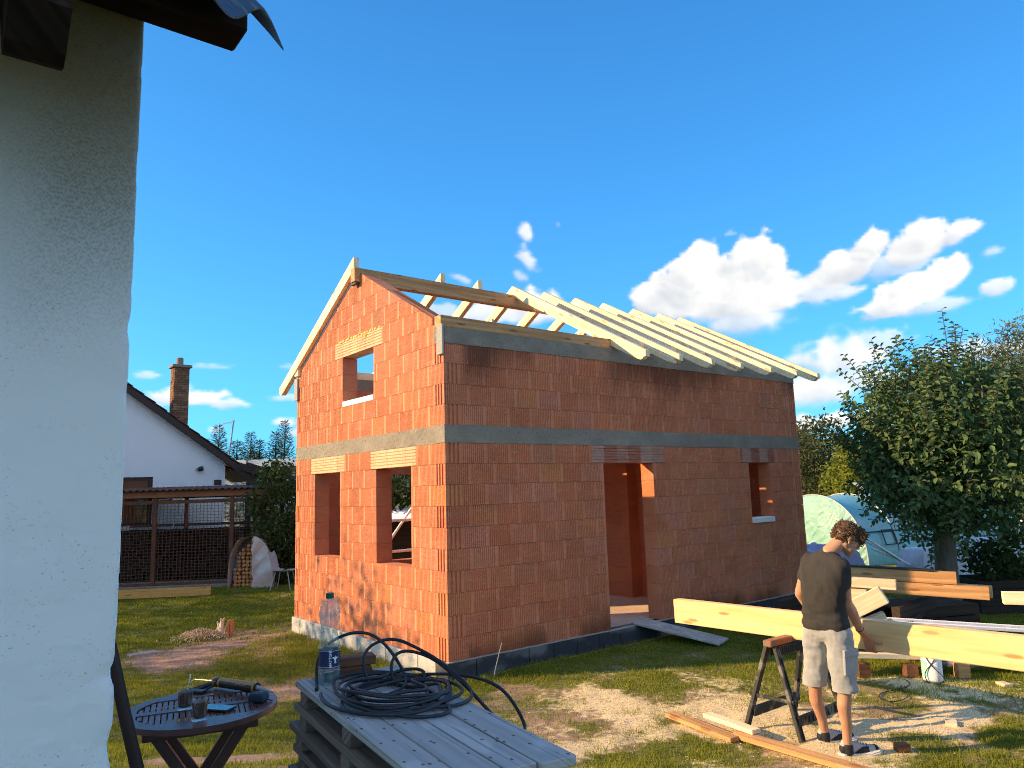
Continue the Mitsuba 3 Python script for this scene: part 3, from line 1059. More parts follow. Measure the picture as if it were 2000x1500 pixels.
def drink(x, y, label, spoon=False):
    g = thing('drinking_glass', label, 'glass', None)
    z = TZ + .001
    prof = [(.0001, .012), (.026, .012), (.0275, .016), (.0315, .092), (.0335, .092), (.030, .004), (.0285, 0.0), (.0001, 0.0)]
    mb = MB().lathe([(r, h) for r, h in prof][::-1], (x, y, z), 28)
    part(g, 'tumbler', mb, 'glass_clear', True, uv=True)
    mb = MB().lathe([(.0001, .0135), (.0262, .0135), (.0298, .076), (.0001, .0775)], (x, y, z), 28)
    part(g, 'coffee', mb, 'coffee')
    if spoon:
        mb = MB()
        p = np.array([x, y, z])
        mb.tube([p + (.012, .006, .06), p + (.016, .012, .098), p + (.026, .02, .142)], [.003, .0022, .0045], 8)
        single('teaspoon', mb, 'steel_bright', 'small metal spoon standing in the farther glass of coffee', 'spoon', smooth=True)


drink(-3.805, -3.722, 'glass of brown coffee with a spoon in it, farther back on the garden table', True)
drink(-3.802, -3.940, 'glass of brown coffee nearest the front rim of the garden table')
PH = thing('mobile_phone', 'flat dark phone mirroring the blue sky on the garden table', 'phone')
a, b = np.array([-3.735, -3.765]), np.array([-3.655, -3.880])
e = unit(b - a)
axp = np.array([[e[0], e[1], 0], [-e[1], e[0], 0], [0, 0, 1.]])
c = (a + b) / 2
mb = MB().box((c[0], c[1], TZ + .005), (.152, .072, .0085), axp, bev=.003)
part(PH, 'body', mb, 'black_plastic')
mb = MB().box((c[0], c[1], TZ + .0098), (.146, .067, .0008), axp)
part(PH, 'screen', mb, 'phone_glass')


def rounded(c, s, r, axes=None, n=2):
    h = np.asarray(s) / 2 - r
    pts = []
    for q in CUBE_V:
        pts.append(m3.Manifold.sphere(r, 12).translate((q * h).tolist()))
    m = m3.Manifold.batch_hull(pts).to_mesh()
    v = m.vert_properties[:, :3].astype(float)
    return v @ (np.eye(3) if axes is None else np.asarray(axes)) + np.asarray(c), m.tri_verts


v, f = rounded((-3.516, -3.835, TZ + .021), (.082, .060, .040), .013, axp)
sp = thing('portable_speaker', 'small rounded dark blue box near the right rim of the garden table', 'speaker')
put(sp + '__body', (v, f), 'speaker_blue', 35)
mb = MB().tube(np.array([-3.516, -3.835, TZ + .012]) + np.array([(.03, -.035, 0), (.045, -.045, -.006), (.05, -.035, -.008), (.04, -.03, -.006)]), .0025, 6)
put(sp + '__wrist_strap', mb, 'black_plastic', True)

GUN = thing('caulking_gun', 'caulking gun loaded with an amber and brown sealant cartridge', 'caulking gun')
g0, g1 = np.array([-3.575, -3.470, TZ + .030]), np.array([-3.478, -3.705, TZ + .030])
gd, gs, gu = basis(g1 - g0)
GL = np.linalg.norm(g1 - g0)


def gp(a, b, c):
    return g0 + gd * a + gs * b + gu * c


mb = MB().lathe([(.0001, 0), (.0235, 0), (.0235, .0), (.0235, GL), (.0001, GL)], g0, 28, gd)
part(GUN, 'cartridge', mb, 'label_brown', 30, uv=False)
# printed sleeve: amber back half and the end rings
mb = MB()
for (a0, a1, r) in ((.0, .012, .0242), (GL - .016, GL - .002, .0242)):
    mb.lathe([(.0236, a0), (r, a0), (r, a1), (.0236, a1)], g0, 28, gd)
ang = np.linspace(math.radians(35), math.radians(155), 14)
L2 = []
for a in (.012, GL - .016):
    for t in ang:
        L2.append(gp(a, .0239 * math.cos(t), .0239 * math.sin(t)))
j = np.arange(13)
mb.add(np.array(L2), np.stack([j, j + 1, 14 + j + 1, 14 + j], 1))
part(GUN, 'printed_sleeve', mb, 'label_amber', 30, uv=False)
tm = meshkit.text_mesh('CPR 310', .013, .0006, True)
tv = np.array(tm.vertices)
side = 1.0 if np.dot(gs, EYE - g0) > 0 else -1.0
th = math.radians(20) + tv[:, 1] / .0236
P = g0 + gd * (.125 + side * tv[:, 0] - (.0 if side > 0 else 0))[:, None] + (.0238 + tv[:, 2])[:, None] * (side * gs * np.cos(th)[:, None] + gu * np.sin(th)[:, None])
mb = MB().add(P, tm.faces)
part(GUN, 'lettering', mb, 'print_pink')
mb = MB().lathe([(.0001, .0), (.011, 0), (.009, .02), (.0035, .11), (.002, .112), (.0001, .112)], gp(GL, 0, .002), 14, unit(gd + np.array([0, 0, -.10])))
part(GUN, 'nozzle', mb, 'nozzle_grey', 40, uv=False)
mb = MB()
mb.tube([gp(-.012, 0, 0), gp(-.07, .0, .002)], .006, 8)
mb.tube([gp(-.07, 0, .002), gp(-.19, -.0, -.004)], .0035, 6)
mb.tube([gp(-.19, 0, -.004), gp(-.20, .012, -.012), gp(-.20, .03, -.018)], .0035, 6)
part(GUN, 'plunger_rod', mb, 'steel_grey', True)
mb = MB()
mb.box(gp(-.03, .0, .0), (.05, .032, .042), np.array([gd, gs, gu]), bev=.006)
mb.tube([gp(-.045, .0, -.005), gp(-.075, .045, -.018), gp(-.095, .115, -.024)], [.012, .011, .009], 8)
part(GUN, 'handle', mb, 'black_plastic')
mb = MB()
mb.tube([gp(-.015, .012, -.008), gp(-.022, .06, -.018), gp(-.03, .105, -.022)], [.007, .006, .004], 8)
part(GUN, 'trigger', mb, 'black_plastic', True)
mb = MB()
e2 = unit(np.array([.5, -.85, 0]))
v, f = rounded((-3.69, -3.455, TZ + .008), (.115, .042, .014), .0055, np.array([[e2[0], e2[1], 0], [-e2[1], e2[0], 0], [0, 0, 1.]]))
single('remote_control', (v, f), 'black_plastic', 'flat black remote lying behind the caulking gun handle', 'remote', smooth=35)

mb = MB().tube([(-4.19, -4.02, 1.48), (-4.15, -4.26, 1.16), (-4.02, -4.85, .32)], .022, 10)
single('leaning_pole', mb, 'wood_dark', 'dark round pole leaning at the foot of the white shed corner', 'pole', smooth=True)

# ------------------------------------------------------------------ stack of shuttering panels
sd = unit([-.13, -.9915, 0])
su_ = np.array([-sd[1], sd[0], 0])
su_ = su_ if su_[0] > 0 else -su_
SA = np.array([-3.571, -4.401, 1.2])
SZ = np.array([0, 0, 1.])


def spt(u, d, z):
    return SA + su_ * u + sd * d + SZ * z


ORD = ['topmost', 'second', 'third', 'fourth', 'fifth', 'sixth', 'seventh', 'eighth', 'ninth', 'tenth', 'bottom']
widths = [.105, .112, .098, .118]
for k in range(11):
    dz = -k * .0785
    ou, od = (0, 0) if k == 0 else (rng.normal(-.006, .012), rng.normal(.0, .014))
    lab = ('weathered grey shuttering panel on top of the stack, under the bottle and cable coil' if k == 0 else
           f'{ORD[k]} shuttering panel from the top of the grey stack' if k < 10 else 'bottom shuttering panel of the grey stack')
    pn = thing('shuttering_panel', lab, 'shuttering panel', 'shuttering panels in the stack')
    u = 0.0
    for i, w in enumerate(widths if k % 2 == 0 else widths[::-1]):
        mb = MB()
        le, re_ = rng.normal(0, .005), rng.normal(0, .006)
        d0, d1 = 0.0 + le, 1.285 + re_ + (.02 if i == 3 else 0)
        c = spt(ou + u + w / 2, od + (d0 + d1) / 2, dz - .0135 + rng.normal(0, .0008))
        mb.box(c, (d1 - d0, w - .005, .027), np.array([sd, su_, SZ]), bev=.003)
        part(pn, 'plank', mb, 'board_weathered' if k == 0 else 'wood_old')
        u += w
    for d in (.10, .62, 1.16):
        mb = MB()
        mb.box(spt(ou + u / 2 + rng.normal(0, .004), od + d, dz - .027 - .0257), (u * rng.uniform(.93, 1.0), .085, .051), np.array([su_, -sd, SZ]), bev=.003)
        part(pn, 'batten', mb, 'wood_old')
for d in (.3, 1.0):
    mb = MB()
    zb = ground_z(-3.5, -5.0)
    zt = 1.2 - 11 * .0785 + .001
    mb.box(spt(.22, d, (zt + zb) / 2 - 1.2), (.5, .1, max(.02, zt - zb)), np.array([su_, -sd, SZ]))
    single('timber_bearer', mb, 'wood_dark', 'dark timber bearer under the %s end of the shuttering panel stack' % ('far' if d < .5 else 'near'), 'timber', 'bearers under the panel stack')

# the mineral water bottle
BOT = thing('water_bottle', 'clear plastic bottle with blue label and green cap, nearly empty', 'bottle')
BP = np.array([-3.494, -4.548, 1.2005])
scene['bottle_plastic'] = {'type': 'blendbsdf', 'weight': proc(lambda p, n, uv: .10 + .22 * smoothstep(1.36, 1.43, p.z) * (.5 + .5 * smoothstep(.35, .6, noise(p.x * 260, p.y * 260, p.z * 260)))),
                           'a': {'type': 'thindielectric', 'int_ior': 1.4, 'specular_transmittance': {'type': 'rgb', 'value': [.90, .965, .94]}},
                           'b': {'type': 'principledthin', 'base_color': {'type': 'rgb', 'value': [.78, .80, .78]}, 'roughness': .5, 'diff_trans': 1.5, 'spec_trans': 0.0}}
mat('cap_green', (.010, .090, .060), .4)
mat('label_blue', (.010, .022, .085), .35, specular=.5)
mat('print_white', (.75, .78, .82), .5)
scene['water'] = {'type': 'thindielectric', 'int_ior': 1.33, 'specular_transmittance': {'type': 'rgb', 'value': [.80, .93, .95]}}
prof = [(.0001, .010), (.016, .008), (.030, .000), (.036, .006), (.0385, .02), (.0405, .045), (.0405, .060), (.0395, .062), (.0395, .132), (.0405, .135), (.0395, .150), (.0330, .178), (.0298, .198), (.0310, .212),
        (.0365, .233), (.0405, .255), (.0400, .273), (.0350, .295), (.0250, .312), (.0150, .321), (.0125, .324), (.0125, .330)]
pp = spline(prof[3:], 70)
pp = np.vstack([prof[:3], pp])
nn = 40
mb = MB().lathe(pp, BP, nn)
# petaloid foot
v = mb.v[0].copy()
hz = v[:, 2] - BP[2]
an = np.arctan2(v[:, 1] - BP[1], v[:, 0] - BP[0])
sc = 1 - .10 * np.clip(1 - hz / .04, 0, 1) * (.5 + .5 * np.cos(an * 5))
v[:, 0] = BP[0] + (v[:, 0] - BP[0]) * sc
v[:, 1] = BP[1] + (v[:, 1] - BP[1]) * sc
mb.v[0] = v
part(BOT, 'body', mb, 'bottle_plastic', True)
mb = MB().lathe([(.0001, .014), (.028, .012), (.0345, .02), (.037, .045), (.0001, .0455)], BP, 32)
part(BOT, 'water', mb, 'water', True)
mb = MB().lathe([(.0145, .322), (.0150, .323), (.0150, .341), (.0135, .3425), (.0001, .3425)], BP, 32)
part(BOT, 'cap', mb, 'cap_green', 35, uv=False)
mb = MB().lathe([(.0402, .0655), (.0402, .1315)], BP, 48)
part(BOT, 'label', mb, 'label_blue', True)


def on_label(m2, a0, zc, mb):
    """wrap a flat mesh (x to the right, y up, z out) round the bottle at angle a0 (to the eye side)"""
    v = np.array(m2.vertices)
    an = a0 + v[:, 0] / .0405
    r = .0405 + v[:, 2]
    mb.add(np.stack([BP[0] + r * np.cos(an), BP[1] + r * np.sin(an), BP[2] + zc + v[:, 1]], 1), m2.faces)


face = math.atan2(EYE[1] - BP[1], EYE[0] - BP[0])
mb = MB()
tm = meshkit.text_mesh('MATTONI', .0098, .0005, True)
v = np.array(tm.vertices)
v[:, 0] -= v[:, 0].mean()
v = np.stack([-v[:, 1] + .004, v[:, 0] * 1.0, v[:, 2]], 1)
on_label(trimesh.Trimesh(v, tm.faces, process=False), face + .10, .0985, mb)
# spread eagle emblem
eagle = [[(0, .016), (.002, .008), (.004, -.006), (.001, -.018), (-.001, -.018), (-.004, -.006), (-.002, .008)], [(.001, .005), (.011, .011), (.013, .006), (.004, -.001)], [(-.001, .005), (-.004, -.001), (-.013, .006), (-.011, .011)],
         [(.001, -.010), (.007, -.018), (.002, -.016)], [(-.001, -.010), (-.002, -.016), (-.007, -.018)]]
for pl in eagle:
    e_ = trimesh.creation.extrude_polygon(sg.Polygon(np.array(pl) * .85).buffer(.0003), .0005, engine='earcut')
    on_label(e_, face + .56, .0985, mb)
for z in (.0690, .1280):
    mb.lathe([(.0404, z), (.0404, z + .0012)], BP, 40)
part(BOT, 'lettering', mb, 'print_white')

# cable coil
mat('cable_black', (.018, .019, .022), .45, specular=.5)
pts = []
cu, cd = .215, .47
for k in range(8):
    ru, rd = rng.uniform(.10, .205), rng.uniform(.17, .30)
    pu, pd = cu + rng.normal(0, .035), cd + rng.normal(.02, .055)
    tilt = rng.uniform(0, .022)
    lift = 0
    for t in np.arange(0, 2 * np.pi, np.pi / 6):
        z = .008 + .0016 * k + tilt * (1 + math.sin(t + k))
        pts.append(spt(pu + ru * math.cos(t), pd + rd * math.sin(t) + .018 * rng.normal(), z))
P = spline(pts, 620)
mb = MB().tube(P, .0062, 7)
CAB = thing('coiled_cable', 'black cable in a loose coil on the top panel', 'cable')
part(CAB, 'coil', mb, 'cable_black', True)


def arch(pl, n=70):
    return spline([spt(*q) for q in pl], n)


mb = MB()
for pl in ([(.02, .22, .012), (.055, .10, .03), (.085, .05, .10), (.15, .10, .165), (.24, .16, .175), (.30, .22, .125), (.33, .30, .05), (.30, .40, .02), (.22, .45, .012)],
           [(.21, .30, .012), (.205, .22, .06), (.235, .18, .12), (.30, .20, .150), (.37, .30, .135), (.43, .42, .09), (.475, .52, .035), (.44, .66, .010), (.33, .72, .012), (.24, .65, .02)],
           [(.29, .36, .012), (.285, .30, .06), (.32, .27, .105), (.38, .33, .112), (.45, .46, .06), (.50, .60, -.02), (.55, .72, -.09), (.58, .78, -.095), (.595, .72, -.05), (.57, .56, .02), (.50, .45, .035), (.30, .30, .022)],
           [(.015, .30, .012), (-.004, .42, .012), (.05, .62, .014), (.20, .73, .016), (.34, .66, .02), (.41, .52, .02)]):
    mb.tube(arch(pl), .0062, 7)
part(CAB, 'loose_loops', mb, 'cable_black', True)
for (p, s, rz, lab) in (((.19, .05, .0335), (.125, .075, .030), .2, 'brown timber offcut lying behind the cable coil'), ((.105, .03, .0), (.16, .09, .034), -.1, None)):
    pass
axo = np.array([[math.cos(-.28), math.sin(-.28), 0], [-math.sin(-.28), math.cos(-.28), 0], [0, 0, 1.]])
mb = MB().box(spt(.185, .055, .019), (.20, .09, .036), axo, bev=.003)
single('timber_offcut', mb, 'wood_brown', 'lower brown timber offcut lying behind the cable coil on the panel stack', 'offcut')
mb = MB().box(spt(.235, .035, .055), (.15, .085, .034), axo, bev=.003)
single('timber_offcut', mb, 'wood_brown', 'upper brown timber offcut resting on another behind the cable coil', 'offcut')
mb = MB().tube([(.47, -.21, -.24), (.42, -.34, -.05), (.34, -.56, .24)], [.006, .005, .004], 6)
single('wire_stake', mb, 'nozzle_grey', 'thin pale rod slanting out of the grass before the long wall', 'stake', smooth=True)


# ------------------------------------------------------------------ carried beam, sawhorse, loose planks
b0, b1 = np.array([1.5096, -2.0911, .6128]), np.array([1.330, -5.90, .694])
mb = MB().bar(b0, b1, .10, .238, bev=.006)
mat('pine_warm', proc(wood((.84, .59, .30), (.72, .43, .18))), .6)
single('timber_beam', mb, 'pine_warm', 'long pale timber held by the young man and resting on the sawhorse', 'timber beam')

mat('saw_orange', proc(lambda p, n, uv: mix((.38, .11, .05), (.19, .125, .09), smoothstep(.32, .62, fbm(p.x * 22, p.y * 22, p.z * 30)))), .6)
mat('saw_black', proc(lambda p, n, uv: mix((.025, .027, .026), (.16, .145, .12), smoothstep(.52, .72, fbm(p.x * 14, p.y * 14, p.z * 9, octaves=3)))), .55)
SAW = thing('sawhorse', 'worn black folding sawhorse with faded orange top under the carried beam', 'sawhorse')
sa, sb = np.array([1.055, -3.445, .528]), np.array([1.75, -3.445, .528])
mb = MB().bar(sa, sb, .085, .055, bev=.008)
part(SAW, 'top_rail', mb, 'saw_orange')
for s in (-1, 1):
    mb = MB()
    mb.box((1.39, -3.445 + s * .034, .452), (.46, .014, .085), bev=.004)
    for k in range(14):
        mb.box((1.20 + k * .03, -3.445 + s * .042, .452), (.008, .006, .06))
    part(SAW, 'rail_flange', mb, 'saw_black')
for x, dx in ((1.12, -.10), (1.68, .10)):
    for s in (-1, 1):
        p0, p1 = np.array([x, -3.445 + s * .035, .50]), np.array([x + dx, -3.50 + s * .265 + .03, -.225])
        d, e1, e2_ = basis(p1 - p0, (1, 0, 0))
        mb = MB()
        mb.bar(p0, p1, .024, .058, up=(1, 0, 0), bev=.004)
        q = (p0 + p1) / 2
        off = e1 * .0 + np.array([0, s * .012, 0])
        mb.bar(p0 + off + (.024, 0, 0), p1 + off + (.024, 0, 0), .022, .012, up=(1, 0, 0), bev=.003)
        mb.bar(p0 + off - (.024, 0, 0), p1 + off - (.024, 0, 0), .022, .012, up=(1, 0, 0), bev=.003)
        part(SAW, 'leg', mb, 'saw_black')
for s in (-1, 1):
    a = np.array([1.04, -3.485 + s * .21, -.06])
    b = np.array([1.76, -3.485 + s * .21, -.06])
    mb = MB().bar(a, b, .022, .085, bev=.004)
    for k in range(9):
        mb.box((1.14 + k * .06, -3.485 + s * .224, -.06), (.010, .007, .05))
    part(SAW, 'side_brace', mb, 'saw_black')
for x in (1.055, 1.74):
    mb = MB().bar((x, -3.665, .08), (x, -3.235, .08), .02, .03, bev=.003)
    part(SAW, 'cross_strap', mb, 'saw_black')


def gz(x, y, up):
    return np.array([x, y, float(ground_z(x, y)) + up])


mb = MB().bar(gz(.735, -2.58, .055), gz(.635, -3.36, .035), .115, .036)
single('loose_plank', mb, 'pine_tan', 'short tan plank on the sawdust left of the sawhorse, under another', 'plank')
mb = MB().bar(gz(.865, -2.90, .09), gz(.79, -3.46, .085), .10, .036)
single('loose_plank', mb, 'pine_new', 'short pale plank lying on top of two others by the sawhorse', 'plank')
mb = MB().bar(gz(.745, -3.30, .038), gz(.56, -4.62, .045), .12, .04)
single('loose_plank', mb, 'pine_tan', 'long tan plank lying on the ground before the young man\'s feet', 'plank')
mb = MB().bar((3.30, .06, .02), (3.72, -1.12, -.185), .34, .03, up=(0, 0, 1))
RAMP = thing('plank_ramp', 'grey boards laid as a ramp from the doorway to the grass', 'ramp')
ra, rb = np.array([3.25, .10, .028]), np.array([3.70, -1.05, -.175])
rd_, rs_, ru_ = basis(rb - ra)
for k in range(3):
    mb = MB().bar(ra + rs_ * (k - 1) * .145 + rd_ * rng.normal(0, .02), rb + rs_ * (k - 1) * .145 + rd_ * rng.normal(0, .03), .138, .026)
    part(RAMP, 'plank', mb, 'board_weathered')
v, f = rounded((0, 0, 0), (.11, .075, .06), .012)
blk = MB().box(gz(1.40, -4.36, .035), (.10, .085, .075), np.array([[.8, -.6, 0], [.6, .8, 0], [0, 0, 1.]]), bev=.004)
single('offcut_block', blk, 'wood_brown', 'brown cut-off block lying before the toe of the man\'s right shoe', 'offcut')
for k, (x, y, r, lab) in enumerate(((2.35, -4.35, .4, 'small pale offcut lying on the grass right of the man\'s feet'), (4.02, -4.20, 1.0, 'flat pale offcut on the grass right of the white canister'))):
    blk = MB().box(gz(x, y, .02), (.13, .09, .035), np.array([[math.cos(r), math.sin(r), 0], [-math.sin(r), math.cos(r), 0], [0, 0, 1.]]), bev=.003)
    single('offcut_block', blk, 'pine_white', lab, 'offcut')

# ------------------------------------------------------------------ the young man
mat('skin', proc(lambda p, n, uv: mix((.50, .27, .17), (.42, .21, .13), noise(p.x * 14, p.y * 14, p.z * 14))), .5, specular=.4)
mat('shirt_dark', proc(lambda p, n, uv: mix((.034, .033, .034), (.052, .048, .047), fbm(p.x * 30, p.y * 30, p.z * 12))), .9, specular=.15)
mat('shorts_grey', proc(lambda p, n, uv: mix((.27, .275, .285), (.36, .365, .375), fbm(p.x * 16, p.y * 16, p.z * 16))), .9, specular=.15)
mat('pocket_grey', (.33, .34, .35), .9, specular=.15)
mat('hair_brown', proc(lambda p, n, uv: mix((.055, .026, .012), (.15, .075, .033), noise(p.x * 70, p.y * 70, p.z * 70))), .5, specular=.5)
mat('shoe_grey', (.34, .35, .37), .7)
mat('shoe_black', (.018, .02, .028), .7)
mat('shoe_sole', (.60, .60, .58), .7)
mat('eye_dark', (.02, .015, .012), .2)
mat('lip', (.42, .17, .12), .5)


def chain(groups, edge, it=8, lam=.5, nu=-.53):
    """groups: lists of (point, radius): each list is the hull of its spheres; all are joined, refined, smoothed"""
    ms = []
    for g in groups:
        sp_ = [m3.Manifold.sphere(r, 20).translate([float(t) for t in p]) for p, r in g]
        ms.append(m3.Manifold.batch_hull(sp_) if len(sp_) > 1 else sp_[0])
    m = m3.Manifold.batch_boolean(ms, m3.OpType.Add).refine_to_length(edge).to_mesh()
    t = trimesh.Trimesh(m.vert_properties[:, :3].astype(float), m.tri_verts, process=True)
    trimesh.smoothing.filter_taubin(t, lamb=lam, nu=nu, iterations=it)
    return t


def bones(pts):
    return [[pts[i], pts[i + 1]] for i in range(len(pts) - 1)]


A_ = np.array
MAN = thing('person', 'young man in dark grey t-shirt and light cargo shorts bowing over the long timber', 'person')
hf, hu = unit([.80, -.50, -.56]), None
hl = unit(np.cross((0, 0, 1), hf))
hu = np.cross(hf, hl)
HC = A_([1.028, -4.258, 1.452])


def H(f_, l_, u_):
    return HC + hf * f_ + hl * l_ + hu * u_


body = []
# head
body += [[(H(-.022, 0, .030), .086), (H(.030, 0, .030), .076)], [(H(.030, 0, .02), .072), (H(.045, .022, -.055), .040), (H(.045, -.022, -.055), .040)],
         [(H(.045, .025, -.05), .036), (H(.045, -.025, -.05), .036), (H(.072, .008, -.100), .020), (H(.072, -.008, -.100), .020)],
         [(H(-.010, .04, -.045), .030), (H(-.010, -.04, -.045), .030), (H(.06, 0, -.09), .025)],
         [(H(.098, 0, .020), .010), (H(.120, 0, -.018), .011)], [(H(.118, 0, -.022), .011), (H(.098, .012, -.026), .009), (H(.098, -.012, -.026), .009)],
         [(H(.086, .035, .026), .013), (H(.092, 0, .028), .012), (H(.086, -.035, .026), .013)], [(H(.086, .016, -.062), .009), (H(.092, 0, -.060), .010), (H(.086, -.016, -.062), .009)],
         [(H(.064, .045, -.012), .028)], [(H(.064, -.045, -.012), .028)]]
for s in (-1, 1):
    body += [[(H(-.012, s * .080, .012), .012), (H(-.022, s * .090, .004), .010), (H(-.006, s * .079, -.036), .008)], [(H(-.012, s * .080, .012), .010), (H(-.026, s * .088, -.012), .009)]]
# neck and shoulders
NB = A_([.916, -4.165, 1.368])
body += [[(NB - (0, 0, .02), .060), (H(-.036, 0, -.045), .054)], [(NB - (0, 0, .085), .066), (A_([.935, -4.02, 1.27]), .05)], [(NB - (0, 0, .085), .066), (A_([.862, -4.27, 1.265]), .05)]]
# torso inside the shirt
body += [[(A_([.915, -4.08, 1.16]), .075), (A_([.90, -4.18, 1.15]), .075), (A_([.925, -4.04, .80]), .07), (A_([.945, -4.13, .80]), .07)]]
# arms
SR, ER, WR = A_([.868, -4.285, 1.265]), A_([1.028, -4.212, .955]), A_([1.222, -4.208, .712])
SLp, EL_, WL = A_([.945, -3.985, 1.275]), A_([.955, -3.862, 1.00]), A_([1.205, -3.860, .735])
for S_, E_, W_ in ((SR, ER, WR), (SLp, EL_, WL)):
    m_ = E_ + (W_ - E_) * .28
    up_ = S_ + (E_ - S_) * .5
    body += bones([(S_, .058), (up_, .052), (E_, .043)]) + bones([(E_, .043), (m_ + A_([0, -.006, .004]), .046), (W_, .029)])


def hand(Wp, yc, sgn):
    """palm against the near face of the beam, fingers curled under its lower edge, thumb along the face"""
    out = []
    bz = float(b0[2] + (b1[2] - b0[2]) * (yc - b0[1]) / (b1[1] - b0[1])) - .119
    fx = float(b0[0] + (b1[0] - b0[0]) * (yc - b0[1]) / (b1[1] - b0[1])) - .05
    K = [A_([fx - .016, yc + .033 - .022 * k, bz + .060 - .004 * abs(k - 1.2)]) for k in range(4)]
    out.append([(Wp, .025), (A_([fx - .032, yc + .022, bz + .105]), .021), (A_([fx - .032, yc - .022, bz + .105]), .021)])
    out.append([(A_([fx - .034, yc + .024, bz + .11]), .019), (A_([fx - .034, yc - .026, bz + .11]), .019), (K[0], .012), (K[3], .012)])
    for k in range(4):
        ln = (.92, 1.06, 1.0, .82)[k]
        p0 = K[k]
        p1 = A_([fx - .013, p0[1] - .001, bz + .014])
        p2 = A_([fx - .013 + .026 * ln, p0[1] - .002, bz - .0125])
        p3 = p2 + A_([.024 * ln, 0, -.0005])
        out += bones([(p0, .0108), (p1, .0100), (p2, .0092), (p3, .0080)])
    t0 = A_([fx - .034, yc + sgn * .030, bz + .100])
    t1 = A_([fx - .016, yc + sgn * .058, bz + .078])
    t2 = A_([fx - .011, yc + sgn * .082, bz + .068])
    t3 = A_([fx - .010, yc + sgn * .100, bz + .066])
    out += bones([(t0, .0165), (t1, .0125), (t2, .0105), (t3, .0085)])
    return out


body += hand(WR, -4.205, -1) + hand(WL, -3.86, 1)
# legs
HR, KR, AR = A_([.948, -4.165, .73]), A_([.985, -4.165, .315]), A_([1.022, -4.122, -.115])
HL, KL, AL = A_([.958, -3.985, .73]), A_([1.010, -3.895, .285]), A_([1.165, -3.852, -.115])
for h_, k_, a_ in ((HR, KR, AR), (HL, KL, AL)):
    c_ = k_ + (a_ - k_) * .32 + A_([-.022, .004, 0])
    body += bones([(h_, .082), (h_ + (k_ - h_) * .5, .070), (k_, .053)]) + bones([(k_, .051), (c_, .053), (k_ + (a_ - k_) * .72, .039), (a_, .034)]) + [[(a_, .034), (a_ - (0, 0, .08), .034)]]
t = chain(body, .010, 6)
part(MAN, 'body', (t.vertices, t.faces), 'skin', True)
for s in (-1, 1):
    e_ = trimesh.creation.icosphere(2, .0115)
    part(f'{MAN}', 'eye', (e_.vertices + H(.083, s * .031, .004), e_.faces), 'eye_dark', True)
    mb = MB().tube([H(.094, s * .014, .024), H(.097, s * .032, .029), H(.084, s * .050, .024)], [.0035, .0045, .002], 6)
    part(MAN, 'eyebrow', mb, 'hair_brown', True)
mb = MB().tube([H(.0905, .020, -.0605), H(.1015, 0, -.0585), H(.0905, -.020, -.0605)], [.002, .0045, .002], 6)
part(MAN, 'lips', mb, 'lip', True)

# t-shirt
sh = [[(A_([.925, -4.03, 1.19]), .114), (A_([.880, -4.222, 1.18]), .114), (A_([.915, -4.02, .93]), .108), (A_([.915, -4.14, .93]), .108)],
      [(A_([.915, -4.02, .95]), .106), (A_([.915, -4.14, .95]), .106), (A_([.935, -4.0, .795]), .116), (A_([.945, -4.15, .795]), .116)],
      [(NB - (.004, 0, .062), .078), (A_([.94, -4.015, 1.262]), .066), (A_([.925, -4.035, 1.19]), .10)], [(NB - (.004, 0, .062), .078), (A_([.872, -4.265, 1.252]), .066), (A_([.880, -4.215, 1.18]), .10)],
      [(NB - (.002, 0, .02), .060), (NB - (.004, 0, .08), .085)]]
for S_, E_ in ((SR, ER), (SLp, EL_)):
    q1 = S_ + (E_ - S_) * .52
    sh += [[(S_ + (0, 0, -.004), .071), (S_ + (E_ - S_) * .3, .067)], [(S_ + (E_ - S_) * .3, .067), (q1, .064)]]
m = chain(sh, .014, 7)
v = np.array(m.vertices)
n_ = np.array(m.vertex_normals)
fold = meshkit.fbm(np.stack([v[:, 0] * 16 + v[:, 2] * 2, v[:, 1] * 16 - v[:, 2] * 3, v[:, 2] * 4.5], -1), 3, 3) - .5
ruck = np.exp(-((v[:, 2] - .845) / .09) ** 2)
fold2 = meshkit.fbm(np.stack([v[:, 0] * 7, v[:, 1] * 7, v[:, 2] * 24], -1), 3, 8) - .5
v = v + n_ * (.026 * fold + .030 * ruck * fold2)[:, None]
m = trimesh.Trimesh(v, m.faces, process=False)
# open the shirt at the neck, the sleeves and the hem
cuts = [((0, 0, 1.), .742), ]
mk = m3.Manifold(m3.Mesh(np.asarray(m.vertices, np.float32), np.asarray(m.faces, np.uint32)))
mk = mk.trim_by_plane((0, 0, 1.), .752)
for S_, E_ in ((SR, ER), (SLp, EL_)):
    d_ = unit(E_ - S_)
    c_ = S_ + (E_ - S_) * .56
    big = m3.Manifold.cylinder(.3, .095, .095, 24)
    dd, s1_, s2_ = basis(d_)
    M_ = np.array([[s1_[0], s2_[0], dd[0], c_[0]], [s1_[1], s2_[1], dd[1], c_[1]], [s1_[2], s2_[2], dd[2], c_[2]]])
    mk = mk - big.transform(M_)
mm = mk.to_mesh()
part(MAN, 't_shirt', (mm.vert_properties[:, :3], mm.tri_verts), 'shirt_dark', 50)

